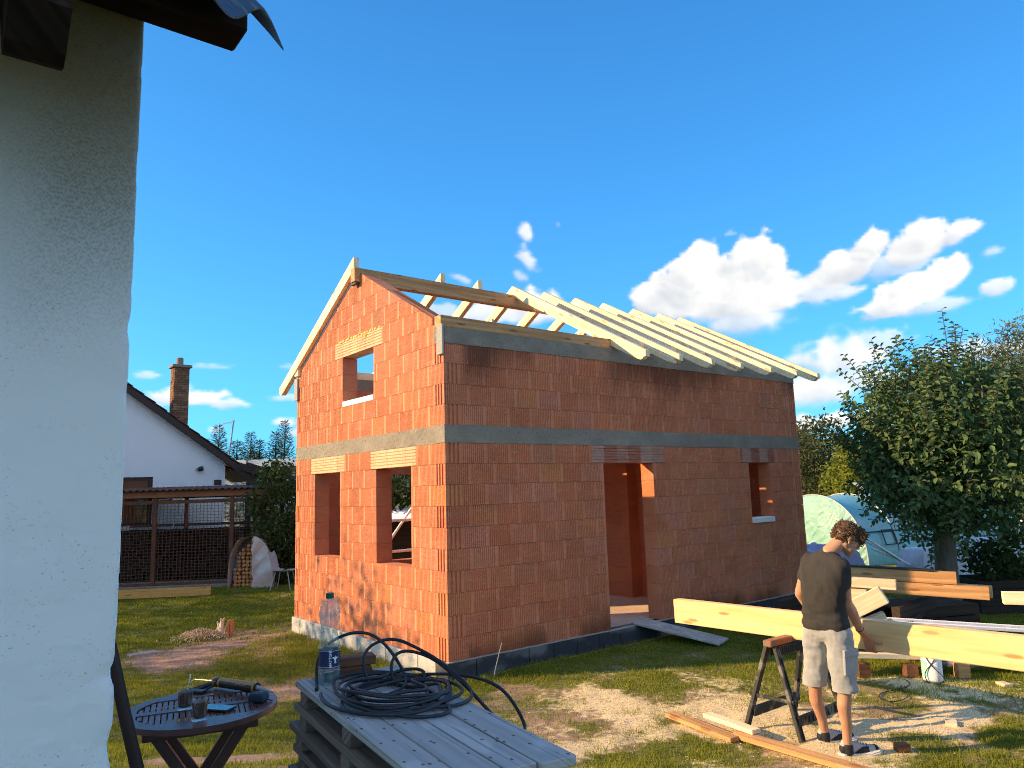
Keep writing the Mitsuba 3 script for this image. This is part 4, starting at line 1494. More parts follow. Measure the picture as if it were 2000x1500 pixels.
# shorts with a cargo pocket
so = [[(A_([.945, -4.155, .74]), .108), (A_([.955, -4.00, .74]), .108), (A_([.94, -4.15, .85]), .10), (A_([.935, -4.0, .85]), .10)]]
for h_, k_ in ((HR, KR), (HL, KL)):
    so += bones([(h_, .108), (h_ + (k_ - h_) * .5 + A_([-.002, 0, 0]), .098), (k_ + A_([-.004, 0, -.03]), .094)])
m = chain(so, .014, 6)
v = np.array(m.vertices)
n_ = np.array(m.vertex_normals)
fold = meshkit.fbm(np.stack([v[:, 0] * 13 + v[:, 2] * 5, v[:, 1] * 13, v[:, 2] * 6], -1), 3, 13) - .5
fold2 = meshkit.fbm(np.stack([v[:, 0] * 8, v[:, 1] * 8, v[:, 2] * 26], -1), 3, 18) - .5
v = v + n_ * (.030 * fold + .016 * fold2)[:, None]
mk = m3.Manifold(m3.Mesh(np.asarray(v, np.float32), np.asarray(m.faces, np.uint32))).trim_by_plane((0, 0, 1.), .285)
mm = mk.to_mesh()
part(MAN, 'shorts', (mm.vert_properties[:, :3], mm.tri_verts), 'shorts_grey', 50)
po = unit([-.25, -.96, 0])
ps = np.array([-po[1], po[0], 0])
pc = HR + (KR - HR) * .52 + po * .086
v, f = rounded(pc, (.145, .030, .18), .012, np.array([ps, po, [.05 * ps[0], .05 * ps[1], 1.0]]))
v = v + po * (.02 * (meshkit.fbm(v * 18, 3, 4) - .5))[:, None]
part(MAN, 'cargo_pocket', (v, f), 'pocket_grey', 40)
v, f = rounded(pc + po * .010 + A_([0, 0, .075]), (.152, .026, .055), .008, np.array([ps, po, [0, 0, 1.]]))
part(MAN, 'pocket_flap', (v, f), 'pocket_grey', 40)
# bracelet
wd = unit(WR - ER)
_, w1, w2 = basis(wd)
wc = WR - wd * .022
mb = MB().tube([wc + (w1 * math.cos(a) + w2 * math.sin(a)) * .0305 for a in np.linspace(0, 2 * np.pi, 25)], .0032, 6)
part(MAN, 'bracelet', mb, 'shoe_black', True)

# hair: a cap with curls
cap = chain([[(H(-.026, 0, .044), .0865), (H(.034, 0, .054), .076)], [(H(-.044, .02, .015), .066), (H(-.044, -.02, .015), .066), (H(-.03, 0, .052), .083)], [(H(.060, .04, .075), .038), (H(.075, 0, .072), .040), (H(.060, -.04, .075), .038)]], .009, 4)
v = np.array(cap.vertices)
v = v + np.array(cap.vertex_normals) * (.020 * (meshkit.fbm(v * 30, 3, 6) - .45))[:, None]
part(MAN, 'hair', (v, cap.faces), 'hair_brown', True)
mb = MB()
hr = np.random.default_rng(3)
cn = np.array(cap.vertex_normals)
for i in hr.choice(len(v), min(len(v), 1500), replace=False):
    q = (v[i] - HC)
    fu, uu = q @ hf, q @ hu
    if uu < -.02 and fu > -.03:
        continue
    n0 = cn[i]
    tdir = unit(hf * hr.uniform(.1, .9) + hr.normal(0, .5, 3) - hu * .1)
    L_ = hr.uniform(.018, .034) * (1.4 if fu > .05 else .45 if uu < .05 else .9)
    pts = [v[i] - n0 * .004, v[i] + n0 * .007 + tdir * L_ * .4, v[i] + n0 * .008 + tdir * L_ * .8, v[i] - n0 * .001 + tdir * L_ * 1.05 - hu * .006]
    mb.tube(pts, [.0030, .0034, .0026, .0008], 4)
for i in range(120):
    l_ = hr.uniform(-.066, .066)
    p_ = H(.088 - 4 * l_ * l_, l_, .060 + hr.uniform(-.01, .012))
    d1 = hr.normal(0, .006, 3)
    mb.tube([p_ - hf * .02, p_ + hf * .012 + d1, p_ + hf * .024 - hu * .018 + d1, p_ + hf * .020 - hu * hr.uniform(.026, .046) + d1 * 2], [.0034, .0038, .0030, .001], 4)
stuff(part(MAN, 'curls', mb, 'hair_brown', True))


def shoe(heel, ang):
    d_ = A_([math.cos(ang), math.sin(ang), 0])
    s_ = A_([-d_[1], d_[0], 0])
    k = number(MAN + '__shoe')

    kz = 1.10
    heel = heel - d_ * .012

    def q(a, b, z):
        return heel + (d_ * a + s_ * b + A_([0, 0, z])) * kz
    mb = MB()
    outl = [(.0, 0), (.006, .028), (.03, .038), (.10, .034), (.17, .044), (.24, .047), (.285, .035), (.303, .008), (.298, -.02), (.27, -.042), (.21, -.048), (.15, -.040), (.08, -.034), (.02, -.034), (.004, -.02)]
    o = sg.Polygon(outl).buffer(.004)
    for z0_, h_, sh_ in ((0, .014, -.002), (.014, .012, .002), (.026, .010, -.003)):
        m_ = trimesh.creation.extrude_polygon(o.buffer(sh_), h_, engine='earcut')
        v_ = np.array(m_.vertices)
        zz = v_[:, 2] + z0_ + .022 * np.clip((v_[:, 0] - .2) / .1, 0, 1) ** 2 * (1 if True else 0)
        mb.add(heel + (d_ * v_[:, :1] + s_ * v_[:, 1:2] + np.array([0, 0, 1.]) * zz[:, None]) * kz, m_.faces)
    put(k + '__sole', mb, 'shoe_sole')
    up = chain([[(q(.038, 0, .058), .036), (q(.10, 0, .058), .034), (q(.052, 0, .098), .036)], [(q(.06, 0, .09), .036), (q(.17, 0, .062), .034)], [(q(.10, 0, .052), .036), (q(.20, 0, .052), .038), (q(.262, .004, .052), .032)]], .010, 5)
    v_ = np.array(up.vertices)
    v_[:, 2] = np.maximum(v_[:, 2], heel[2] + .030)
    put(k, (v_, up.faces), 'shoe_grey', True)
    # dark panels and toe cap, laid just over the upper
    L_ = (v_ - heel) @ np.stack([d_, s_, A_([0, 0, 1.])], 1) / kz
    n_ = np.array(up.vertex_normals)
    fc = L_[up.faces].mean(1)
    sel = ((fc[:, 0] > .10) & (fc[:, 0] < .205) & (fc[:, 2] < .078) & (fc[:, 2] > .034) & (fc[:, 2] < .03 + .55 * (fc[:, 0] - .07))) | ((fc[:, 0] > .255) & (fc[:, 2] > .032)) | ((fc[:, 0] < .045) & (fc[:, 2] < .085))
    put(number(k + '__overlay'), (v_ + n_ * .0025, up.faces[sel]), 'shoe_black', True)
    mb = MB()
    for j in range(5):
        a = .115 + .020 * j
        z = .113 - .24 * (a - .10)
        mb.tube([q(a, -.020, z - .012), q(a + .006, 0, z), q(a, .020, z - .012)], .003, 5)
    stuff(put(number(k + '__laces'), mb, 'shoe_black', True))
    return k


for hl_, an_, a_ in ((A_([.985, -4.080, -.232]), math.atan2(-.215, .30), AR), (A_([1.128, -3.812, -.232]), math.atan2(-.16, .24), AL)):
    shoe(hl_, an_)
    m = chain([[(a_ + (0, 0, -.028), .041), (a_ + (0, 0, -.07), .041)]], .012, 3)
    part(MAN, 'sock', (m.vertices, m.faces), 'shoe_black', True)


# ------------------------------------------------------------------ timber pile, pipes and other things to the right
def timber(p0, p1, w, h, m, label):
    return single('stacked_timber', MB().bar(p0, p1, w, h, bev=.005), m, label, 'timber beam')


td = unit(A_([.385, -.92, -.035]))


def along(end, back):
    return A_(end) - td * back, A_(end)


a, b = along((5.21, -3.39, .685), 1.75)
timber(a, b, .12, .145, 'pine_tan', 'upper long tan timber of the pile, with the dark strip on it')
mb = MB().bar(a + (-.01, 0, .085), b + A_([-.02, 0, .085]) - td * .22, .13, .018)
single('roofing_strip', mb, 'dark_rubber', 'dark flat strip lying along the uppermost tan timber', 'strip')
a, b = along((5.30, -3.70, .522), 1.95)
timber(a, b, .13, .145, 'pine_tan', 'lower long tan timber whose lit end sticks out farthest')
a, b = along((5.62, -3.62, .50), 1.6)
timber(a, b, .12, .14, 'pine_tan', 'long tan timber behind the lit timber end')
a, b = along((4.43, -3.02, .655), .95)
timber(a, b, .12, .115, 'pine_white', 'pale sawn timber end behind the man, upper of two')
a, b = along((4.30, -2.72, .53), .75)
timber(a, b, .14, .12, 'pine_white', 'pale sawn timber below another pale end behind the man')
timber((3.05, -2.55, .20), (3.385, -3.37, .69), .10, .19, 'pine_white', 'thick white timber leaning up across the pile, knot in its side')
timber((2.98, -2.62, .10), (3.50, -3.30, .455), .10, .075, 'pine_white', 'thin white timber below the leaning thick one, upper of two')
timber((3.08, -2.72, .05), (3.60, -3.34, .37), .10, .075, 'pine_white', 'thin white timber below the leaning thick one, lower of two')
timber((4.525, -4.105, .595), (5.6, -6.2, .62), .12, .13, 'pine_new', 'bright timber end entering from the right edge of the picture')
for k, (x, y, lab) in enumerate(((4.55, -1.65, 'dark trestle block under the far part of the timber pile'), (5.0, -2.95, 'dark trestle block under the near part of the timber pile'))):
    tk = thing('trestle', lab, 'trestle')
    for j in range(3):
        mb = MB().bar((x - .55, y - .2 + .03 * j, -.15 + .17 * j), (x + .65, y + .22, -.15 + .17 * j), .12, .10)
        part(tk, 'beam', mb, 'wood_dark')
    for j in range(2):
        for q_ in (-.35, .4):
            mb = MB().box((x + q_, y, -.065 + .17 * j), (.12, .34, .068))
            part(tk, 'block', mb, 'wood_dark')
    mb = MB().bar((x - .5, y, .31), (x + .6, y + .05, .31), .10, .14)
    part(tk, 'beam', mb, 'wood_dark')


def pallet(cx_, cy_, z0, ang, label):
    k = thing('pallet', label, 'pallet', 'dark pallets behind the timber')
    c, s = math.cos(ang), math.sin(ang)
    ax_ = A_([[c, s, 0], [-s, c, 0], [0, 0, 1.]])
    for j in range(7):
        part(k, 'deck_board', MB().box(A_([cx_, cy_, z0 + .133]) + ax_[1] * (-.35 + .117 * j), (1.2, .095, .02), ax_), 'wood_dark')
    for j in (-.36, 0, .36):
        part(k, 'runner', MB().box(A_([cx_, cy_, z0 + .067]) + ax_[1] * j, (1.2, .09, .11), ax_), 'wood_dark')
    for j in (-.54, 0, .54):
        part(k, 'bottom_board', MB().box(A_([cx_, cy_, z0 + .006]) + ax_[0] * j, (.095, .8, .012), ax_), 'wood_dark')


for j, o in enumerate(('bottom', 'middle', 'top')):
    pallet(5.95 + .03 * j, -2.55, -.21 + .147 * j, -.5 + .05 * j, f'{o} dark pallet of the low pile behind the leaning white timber')

# white board on blocks, drain pipes, canister, cable
single('white_board', MB().bar((3.20, -2.98, .035), (4.00, -3.585, -.02), .10, .05, bev=.003), 'pine_white', 'white board on blocks just above the grass, below the carried beam', 'board')
for k, (x, y, lab) in enumerate(((3.70, -3.42, 'wooden block under the white board, left of the canister'), (4.10, -3.78, 'wooden block right of the white canister, under the grey pipes'), (3.40, -3.05, 'wooden block under the left end of the white board'))):
    single('support_block', MB().box((x, y, -.145), (.13, .10, .15), A_([[.8, -.6, 0], [.6, .8, 0], [0, 0, 1.]]), bev=.004), 'wood_brown' if k != 1 else 'pine_tan', lab, 'block')
mat('pipe_grey', (.44, .45, .47), .5)
mat('pipe_dark', (.06, .065, .075), .5)
for k, (o, lab) in enumerate((((0, 0, 0), 'light grey drain pipe at the bottom right, nearest one'), ((.10, .13, .01), 'light grey drain pipe at the bottom right, second behind'), ((.05, .06, .085), 'light grey drain pipe lying on top of two others'))):
    p0, p1 = A_([3.98, -3.56, -.085]) + o, A_([5.6, -4.86, -.10]) + o
    kx = thing('drain_pipe', lab, 'pipe', 'grey drain pipes')
    d, s1_, s2_ = basis(p1 - p0)
    LL = np.linalg.norm(p1 - p0)
    mb = MB().lathe([(.040, 0), (.045, 0), (.045, LL), (.040, LL)], p0, 18, d)
    put(kx + '__tube', mb, 'pipe_grey', 40, uv=False)
    for t_ in (.02, .28 + .06 * k, .62):
        mb = MB().lathe([(.0452, LL * t_), (.052, LL * t_ + .004), (.052, LL * t_ + .07), (.0452, LL * t_ + .075)], p0, 18, d)
        part(kx, 'socket', mb, 'pipe_grey' if t_ != .02 else 'pipe_dark', 40, uv=False)
for k, (o, lab) in enumerate((((0, 0, 0), 'white metal profile lying behind the carried beam, nearer rail'), ((.07, .10, .02), 'white metal profile lying behind the carried beam, farther rail'))):
    p0, p1 = A_([4.10, -2.92, .26]) + o, A_([5.9, -4.32, .055]) + o
    single('metal_profile', MB().bar(p0, p1, .055, .035, bev=.003), 'insul_white', lab, 'profile')
for k in range(5):
    t_ = .1 + .2 * k
    p0 = A_([4.10, -2.92, .25]) * (1 - t_) + A_([5.9, -4.32, .045]) * t_
    single('cross_piece', MB().bar(p0, p0 + A_([.10, .13, .02]), .03, .025), 'nozzle_grey', f'short grey cross piece {("first", "second", "third", "fourth", "fifth")[k]} from the left between the white profiles', 'cross piece')
CAN = thing('gas_canister', 'white and mint rounded canister on the grass with black cable hanging over it', 'canister')
cp = A_([3.74, -3.63, -.235])
mb = MB().lathe([(.0001, 0), (.075, 0), (.094, .03), (.098, .09), (.098, .235), (.088, .275), (.055, .295), (.0001, .30)], cp, 28)
put(CAN + '__shell', mb, 'insul_white', True)
ang0 = math.atan2(EYE[1] - cp[1], EYE[0] - cp[0])
mb = MB()
an = np.linspace(ang0 - 1.35, ang0 - .45, 12)
V = [A_([cp[0] + .0988 * math.cos(t_), cp[1] + .0988 * math.sin(t_), cp[2] + z]) for z in (.07, .235) for t_ in an]
j = np.arange(11)
mb.add(V, np.stack([j, j + 1, 12 + j + 1, 12 + j], 1))
mat('mint', (.30, .62, .55), .5)
put(CAN + '__label', mb, 'mint', True)
cdir = unit(A_([EYE[0] - cp[0], EYE[1] - cp[1], 0]))
crt = A_([-cdir[1], cdir[0], 0])
P = spline([cp + cdir * q0 + crt * q1 + A_([0, 0, q2]) for q0, q1, q2 in ((.06, -.07, .33), (.101, -.03, .24), (.106, .05, .14), (.10, .10, .07), (.11, .03, .01), (.106, -.05, .03), (.104, -.07, .10), (.10, .0, .21), (.08, .06, .31), (.02, .10, .33))], 60)
single('hanging_cable', MB().tube(P, .005, 6), 'cable_black', 'thin black cable looped over the white canister', 'cable', smooth=True)
P = spline([gz(3.55, -3.42, .012), gz(3.2, -3.55, .012), gz(2.72, -3.55, .015), gz(2.62, -3.68, .02), gz(2.85, -3.74, .015), gz(3.1, -3.62, .012), gz(3.3, -3.5, .012)], 60)
single('ground_cable', MB().tube(P, .006, 6), 'cable_black', 'black cable coiled on the grass left of the white canister', 'cable', smooth=True)

# ------------------------------------------------------------------ polytunnel, tarps, far yard
def _film(p, n, uv):
    c = mix((.10, .30, .30), (.16, .36, .38), fbm(p.x * 2, p.y * 2, p.z * 2))
    wr = smoothstep(.55, .75, fbm(p.x * 5 + p.z * 3, p.y * 5, p.z * 9))
    return mix(c, (.34, .52, .50), wr * .25)


mat('film_green', proc(_film), .28, specular=.6)
bumped('film_mint', proc(lambda p, n, uv: mix((.19, .40, .35), (.27, .48, .43), fbm(p.x * 3, p.y * 3, p.z * 3))), lambda p, n, uv: fbm(p.y * 9 + p.z * 7, p.y * 3 - p.z * 5, 2.0, octaves=4), .05, .45, .01, .4)
TUN = thing('polytunnel', 'rounded green film polytunnel with pale mint end wall and rows of vents', 'polytunnel')
t0, t1 = A_([13.95, 3.45, -.25]), A_([21.2, 2.0, -.25])
tdv = unit(t1 - t0)
tsv = A_([-tdv[1], tdv[0], 0])
TLn = np.linalg.norm(t1 - t0)
HWd, HTt = 1.55, 1.78


def arc(th, r=1.0):
    return tsv * (HWd * r * math.cos(th)) + A_([0, 0, 1.]) * (HTt * r * abs(math.sin(th)) ** .85)


ths = np.linspace(0, np.pi, 33)
ss_ = np.linspace(0, TLn, 41)
V = np.array([[t0 + tdv * s + arc(t_, 1 - .022 * abs(math.sin(math.pi * s / 1.3)) ** 1.0) for t_ in ths] for s in ss_])
i = np.arange(40)[:, None] * 33 + np.arange(32)[None, :]
mb = MB().add(V.reshape(-1, 3), np.stack([i, i + 33, i + 34, i + 1], -1).reshape(-1, 4))
part(TUN, 'cover', mb, 'film_green', True)
mb = MB()
rad = np.linspace(0, 1, 12)
V = np.array([[t0 - tdv * (.22 * (1 - r ** 4)) + (arc(t_) - A_([0, 0, .35])) * r + A_([0, 0, .35]) for t_ in ths] for r in rad])
i = np.arange(11)[:, None] * 33 + np.arange(32)[None, :]
mb.add(V.reshape(-1, 3), np.stack([i, i + 33, i + 34, i + 1], -1).reshape(-1, 4))
part(TUN, 'end_wall', mb, 'film_mint', True)
for k in range(7):
    s = TLn * k / 6
    mb = MB().tube([t0 + tdv * s + arc(t_, 1.006) for t_ in ths], .016, 6)
    part(TUN, 'hoop', mb, 'steel_grey', True)
for k in range(6):
    s0 = .75 + 1.3 * k
    for sd_ in (0, 1):
        mb = MB()
        tt = [math.radians(q_) if sd_ == 0 else math.pi - math.radians(q_) for q_ in (13, 25)]
        loop = [t0 + tdv * (s0 + ds) + arc(tq, 1.012) for ds, tq in ((0, tt[0]), (.42, tt[0]), (.42, tt[1]), (0, tt[1]), (0, tt[0]))]
        for q0, q1 in zip(loop[:-1], loop[1:]):
            mb.bar(q0, q1, .03, .02)
        part(TUN, 'vent_frame', mb, 'dark_rubber')
for sd_ in (0, 1):
    tq = math.radians(17) if sd_ == 0 else math.pi - math.radians(24)
    mb = MB().tube([t0 + tdv * s + arc(tq, 1.012) for s in np.linspace(0, TLn, 14)], .016, 5)
    part(TUN, 'side_rope', mb, 'dark_rubber', True)

mat('tarp_blue', proc(lambda p, n, uv: mix((.22, .25, .40), (.34, .38, .54), fbm(p.x * 3, p.y * 3, p.z * 4))), .5)
mat('tarp_pale', proc(lambda p, n, uv: mix((.38, .40, .47), (.54, .57, .63), fbm(p.x * 2, p.y * 2, p.z * 4))), .5)


def draped(cx_, cy_, sx, sy, h, ang, seed, sag=.12):
    """a sheet thrown over a stack: top, sagging sides, wrinkles"""
    u = np.linspace(-1, 1, 31)
    U, V_ = np.meshgrid(u, u, indexing='ij')
    r = np.maximum(np.abs(U), np.abs(V_))
    z = h * np.clip((1.0 - r) / .22, 0, 1) ** .7
    P_ = np.stack([U * 2 + seed, V_ * 2, 0 * U], -1)
    z = z * (1 - sag * meshkit.fbm(P_ * 1.2, 3, seed)) + .03 * meshkit.fbm(P_ * 3, 3, seed + 1)
    k = 1 - .12 * (1 - np.clip((1 - r) / .22, 0, 1)) * meshkit.noise(P_ * 4, seed + 2)
    x_, y_ = U * sx / 2 * k, V_ * sy / 2 * k
    c, s = math.cos(ang), math.sin(ang)
    i = np.arange(30)[:, None] * 31 + np.arange(30)[None, :]
    return MB().add(np.stack([cx_ + c * x_ - s * y_, cy_ + s * x_ + c * y_, z - .24], -1).reshape(-1, 3), np.stack([i, i + 31, i + 32, i + 1], -1).reshape(-1, 4))


single('blue_tarp', draped(10.9, 1.75, 1.9, 1.3, .86, -.6, 3, .5), 'tarp_blue', 'blue tarpaulin heap by the house corner, left of the man\'s head', 'tarpaulin', smooth=50)
single('pale_tarp', draped(12.1, -.25, 1.3, .9, .70, -.5, 9), 'tarp_pale', 'pale blue tarpaulin over a stack, before the polytunnel\'s right half', 'tarpaulin', smooth=50)
single('pale_tarp', draped(13.4, -1.1, 1.5, 1.0, .85, -.4, 14), 'tarp_pale', 'pale blue covered stack behind the apple tree trunk', 'tarpaulin', smooth=50)
for k in range(3):
    single('white_pole', MB().tube([(10.75 + .12 * k, .62 - .06 * k, .78 - .16 * k), (11.55 + .05 * k, .02, .10)], .02, 6), 'insul_white', f'{("upper", "middle", "lower")[k]} white pole slanting down beside the pale tarpaulin', 'pole', smooth=True)
BX = thing('planter_box', 'dark raised wooden box at the foot of the apple tree', 'planter')
for j in range(4):
    part(BX, 'board', MB().box((8.95, -2.95, -.16 + .125 * j), (1.7, .05, .118), A_([[.83, -.55, 0], [.55, .83, 0], [0, 0, 1.]])), 'wood_dark')
    part(BX, 'board', MB().box((9.55, -2.35, -.16 + .125 * j), (1.7, .05, .118), A_([[.83, -.55, 0], [.55, .83, 0], [0, 0, 1.]])), 'wood_dark')
    part(BX, 'board', MB().box((8.55, -2.18, -.16 + .125 * j), (.05, .84, .118), A_([[.83, -.55, 0], [.55, .83, 0], [0, 0, 1.]])), 'wood_dark')
rp = np.array([[7.8, -3.6], [9.2, -3.2], [13.5, -1.75], [18, -.35], [24, 1.55], [40, 5.5], [41, 3.2], [25, -.6], [17, -2.6], [10, -4.6]])
m = trimesh.creation.extrude_polygon(sg.Polygon(rp), .012, engine='earcut')
mb = MB().add(np.array(m.vertices) + [0, 0, -.213], m.faces)
mat('asphalt', proc(lambda p, n, uv: mix((.17, .18, .20), (.26, .27, .29), fbm(p.x * 2, p.y * 2, 1.0))), .9)
structure('road', mb, 'asphalt')

mat('garden_white', (.74, .74, .72), .6)


def garden_chair(x, y, ang, label):
    k = thing('garden_chair', label, 'chair', 'white garden chairs at the far right')
    c, s = math.cos(ang), math.sin(ang)
    ax_ = A_([[c, s, 0], [-s, c, 0], [0, 0, 1.]])
    o = A_([x, y, -.22])
    part(k, 'seat', MB().box(o + A_([0, 0, .43]), (.44, .44, .03), ax_, bev=.008), 'garden_white')
    part(k, 'backrest', MB().box(o - ax_[0] * .23 + A_([0, 0, .68]), (.03, .42, .46), A_([[c, s, .18], [-s, c, 0], [-.18 * c, -.18 * s, 1]]), bev=.008), 'garden_white')
    for q0 in (-.19, .19):
        for q1 in (-.19, .19):
            part(k, 'leg', MB().bar(o + ax_[0] * q0 + ax_[1] * q1, o + ax_[0] * q0 * .9 + ax_[1] * q1 * .9 + A_([0, 0, .42]), .035, .035), 'garden_white')
        part(k, 'armrest', MB().bar(o - ax_[0] * .22 + ax_[1] * q0 * 1.15 + A_([0, 0, .64]), o + ax_[0] * .2 + ax_[1] * q0 * 1.15 + A_([0, 0, .62]), .04, .025), 'garden_white')


garden_chair(19.0, 1.10, 2.2, 'white garden chair on the lawn under the apple tree\'s right branches')
garden_chair(19.9, .60, 3.6, 'white garden chair at the far right edge')
SHD = thing('garden_shed', 'low brown shed with grey tiled roof behind the polytunnel', 'shed')
so_, sx_, sy_ = A_([21.6, 5.9, -.22]), unit([.79, -.62, 0]), unit([.62, .79, 0])
axs = A_([sx_, sy_, [0, 0, 1.]])
part(SHD, 'wall', MB().box(so_ + sx_ * 1.6 + A_([0, 0, .75]), (3.4, 1.8, 1.5), axs), 'wood_brown')
part(SHD, 'window', MB().box(so_ + sx_ * 1.0 - sy_ * .91 + A_([0, 0, 1.1]), (.5, .03, .45), axs), 'insul_white')
for j in range(7):
    for i_ in range(3):
        p_ = so_ + sx_ * (-.2 + .56 * j + .28) - sy_ * (1.05 - .55 * i_) + A_([0, 0, 1.50 + .20 * i_])
        part(f'{SHD}__roof', 'tile', MB().box(p_ + sx_ * rng.normal(0, .01), (.53, .62, .05), A_([sx_, unit(sy_ + A_([0, 0, .36])), np.cross(sx_, unit(sy_ + A_([0, 0, .36])))]), bev=.01), 'fibre_grey')
part(SHD, 'fascia', MB().box(so_ + sx_ * 1.7 - sy_ * 1.33 + A_([0, 0, 1.42]), (4.1, .04, .10), axs), 'wood_brown')


# ------------------------------------------------------------------ plants
def leaf_bsdf(name, a, b, trans=.55, rough=.55, spec=.4):
    scene[name] = {'type': 'principledthin', 'base_color': proc(lambda p, n, uv: mix(a, b, uv.x)), 'roughness': rough, 'diff_trans': trans, 'spec_trans': 0.0, 'eta': 1.4}
    return name


leaf_bsdf('leaf_apple', (.060, .115, .048), (.18, .26, .11), .65, .38)
leaf_bsdf('leaf_bush', (.030, .050, .018), (.085, .105, .035), .6)
leaf_bsdf('leaf_ivy', (.055, .085, .030), (.13, .16, .055), .6)
leaf_bsdf('leaf_bright', (.13, .175, .022), (.32, .33, .06), .9)
leaf_bsdf('leaf_dull', (.055, .075, .030), (.125, .130, .060), .6)
leaf_bsdf('leaf_willow', (.085, .100, .050), (.20, .205, .115), .6)
leaf_bsdf('needle', (.040, .066, .034), (.115, .14, .06), .5)
leaf_bsdf('grass_blade', (.095, .150, .014), (.38, .38, .06), .85)
mat('bark', proc(lambda p, n, uv: mix((.10, .075, .055), (.21, .165, .125), fbm(p.x * 18, p.y * 18, p.z * 5, octaves=3))), .95)
mat('bark_dark', (.06, .045, .035), .95)


def leaf_mesh(P, D, size, ratio, lr, fold=.25, six=False, droop=None):
    """leaves at points P along unit directions D"""
    n = len(P)
    size = np.broadcast_to(size, (n,))[:, None]
    R = lr.normal(size=(n, 3))
    S = np.cross(D, R)
    S /= np.linalg.norm(S, axis=1, keepdims=True) + 1e-9
    if droop is not None:     # keep the blades roughly level
        S = np.cross(D, np.array([0, 0, 1.]) + .45 * R)
        S /= np.linalg.norm(S, axis=1, keepdims=True) + 1e-9
    N = np.cross(S, D)
    mb = MB()
    u = np.clip(lr.beta(2, 2, n), 0, 1)
    if six:
        w = size * ratio / 2
        V = np.stack([P, P + D * size * .35 + S * w * .95 + N * size * fold * .3, P + D * size * .75 + S * w * .7 + N * size * fold * .2, P + D * size - N * size * .12, P + D * size * .75 - S * w * .7 + N * size * fold * .2, P + D * size * .35 - S * w * .95 + N * size * fold * .3, P + D * size * .5], 1)
        f = np.array([[0, 1, 6], [1, 2, 6], [2, 3, 6], [3, 4, 6], [4, 5, 6], [5, 0, 6]])
        k = 7
    else:
        w = size * ratio / 2
        V = np.stack([P, P + D * size * .5 + S * w + N * size * fold * .4, P + D * size, P + D * size * .5 - S * w + N * size * fold * .4], 1)
        f = np.array([[0, 1, 2], [0, 2, 3]])
        k = 4
    F = (f[None] + (np.arange(n) * k)[:, None, None]).reshape(-1, 3)
    return mb.add(V.reshape(-1, 3), F, np.stack([np.repeat(u, k), np.zeros(n * k)], 1))


def rand_dirs(n, lr, up=0.0):
    d = lr.normal(size=(n, 3)) + [0, 0, up]
    return d / np.linalg.norm(d, axis=1, keepdims=True)


def limbs(base, tips, r0, lr, mb, wob=.12):
    for tpt in tips:
        d = np.asarray(tpt) - base
        pts = [np.asarray(base) + d * t + lr.normal(0, wob, 3) * t * (1 - t) * 2 for t in np.linspace(0, 1, 6)]
        mb.tube(spline(pts, 12), np.linspace(r0, r0 * .12, 12), 7)


# the apple tree: upright shoots set with leaves over a dark crown
lr = np.random.default_rng(21)
AP = thing('apple_tree', 'dense dark green apple tree with upright leafy shoots, right of the house', 'tree')
tb = A_([7.36, -2.40, -.3])
mb = MB()
mb.tube(spline([tb, tb + (.02, 0, .5), tb + (-.03, -.03, 1.0), tb + (.02, -.06, 1.45)], 14), np.concatenate([[.25], np.linspace(.175, .135, 13)]), 14)
cc = A_([7.28, -2.70, 2.36])
tips = [cc + A_([math.cos(a) * 1.1, math.sin(a) * 1.1, lr.uniform(-.2, .8)]) for a in np.linspace(0, 2 * np.pi, 9)[:-1]] + [cc + A_([0, 0, 1.0])]
limbs(tb + (0, -.05, 1.3), tips, .085, lr, mb)
part(AP, 'trunk', mb, 'bark', True)
LP, LD, LS = [], [], []
tw = MB()


def shoot(p, d, ln, size):
    n = max(5, int(ln / .030))
    d = unit(d)
    bend = lr.normal(0, .05, 3)
    tpts = []
    for k in range(n):
        t_ = k / n
        q_ = p + d * ln * t_ + bend * t_ * t_
        tpts.append(q_)
        ph = k * 2.4 + lr.uniform(-.4, .4)
        _, s1_, s2_ = basis(d)
        o = unit(s1_ * math.cos(ph) + s2_ * math.sin(ph) + d * .35 + A_([0, 0, -.15]))
        LP.append(q_)
        LD.append(o)
        LS.append(size * lr.uniform(.75, 1.2) * (1 - .25 * t_))
    tw.tube(tpts[::3] + [tpts[-1]], np.linspace(.008, .003, len(tpts[::3]) + 1), 4, caps=False)


ex = A_([1.66, 1.42, 1.38])
for k in range(400):
    d0 = rand_dirs(1, lr)[0]
    r = lr.uniform(.62, 1.0)
    p = cc + d0 * ex * r
    if p[2] < .88:
        p[2] = .88 + lr.uniform(0, .25)
    d = unit(d0 * A_([.55, .55, .2]) + A_([0, 0, 1.0 if d0[2] > -.3 else -.2]) + lr.normal(0, .22, 3))
    ln = lr.uniform(.28, .62)
    if d0[2] > .2:
        ln *= 1.2
    shoot(p, d, ln, .118)
for (dx, dy, h_) in ((-.30, .05, .6), (.05, -.1, .7), (-.72, .3, .5), (-1.15, .5, .45), (.5, -.35, .5), (-.5, .2, .55)):
    shoot(cc + A_([dx, dy, 1.05 - .25 * abs(dx)]), A_([.05 * dx, 0, 1]), h_, .115)
n0 = 10500
d0 = rand_dirs(n0, lr)
Pi = cc + d0 * ex * (lr.uniform(0, 1, (n0, 1)) ** .45) * .95
Pi = Pi[Pi[:, 2] > .85]
LP, LD, LS = np.vstack([np.array(LP), Pi]), np.vstack([np.array(LD), rand_dirs(len(Pi), lr, -.2)]), np.concatenate([LS, lr.uniform(.085, .135, len(Pi))])
stuff(part(AP, 'crown', leaf_mesh(LP, LD, LS, .60, lr, .3, True, droop=True), 'leaf_apple'))
stuff(part(AP, 'twigs', tw, 'bark_dark', True))


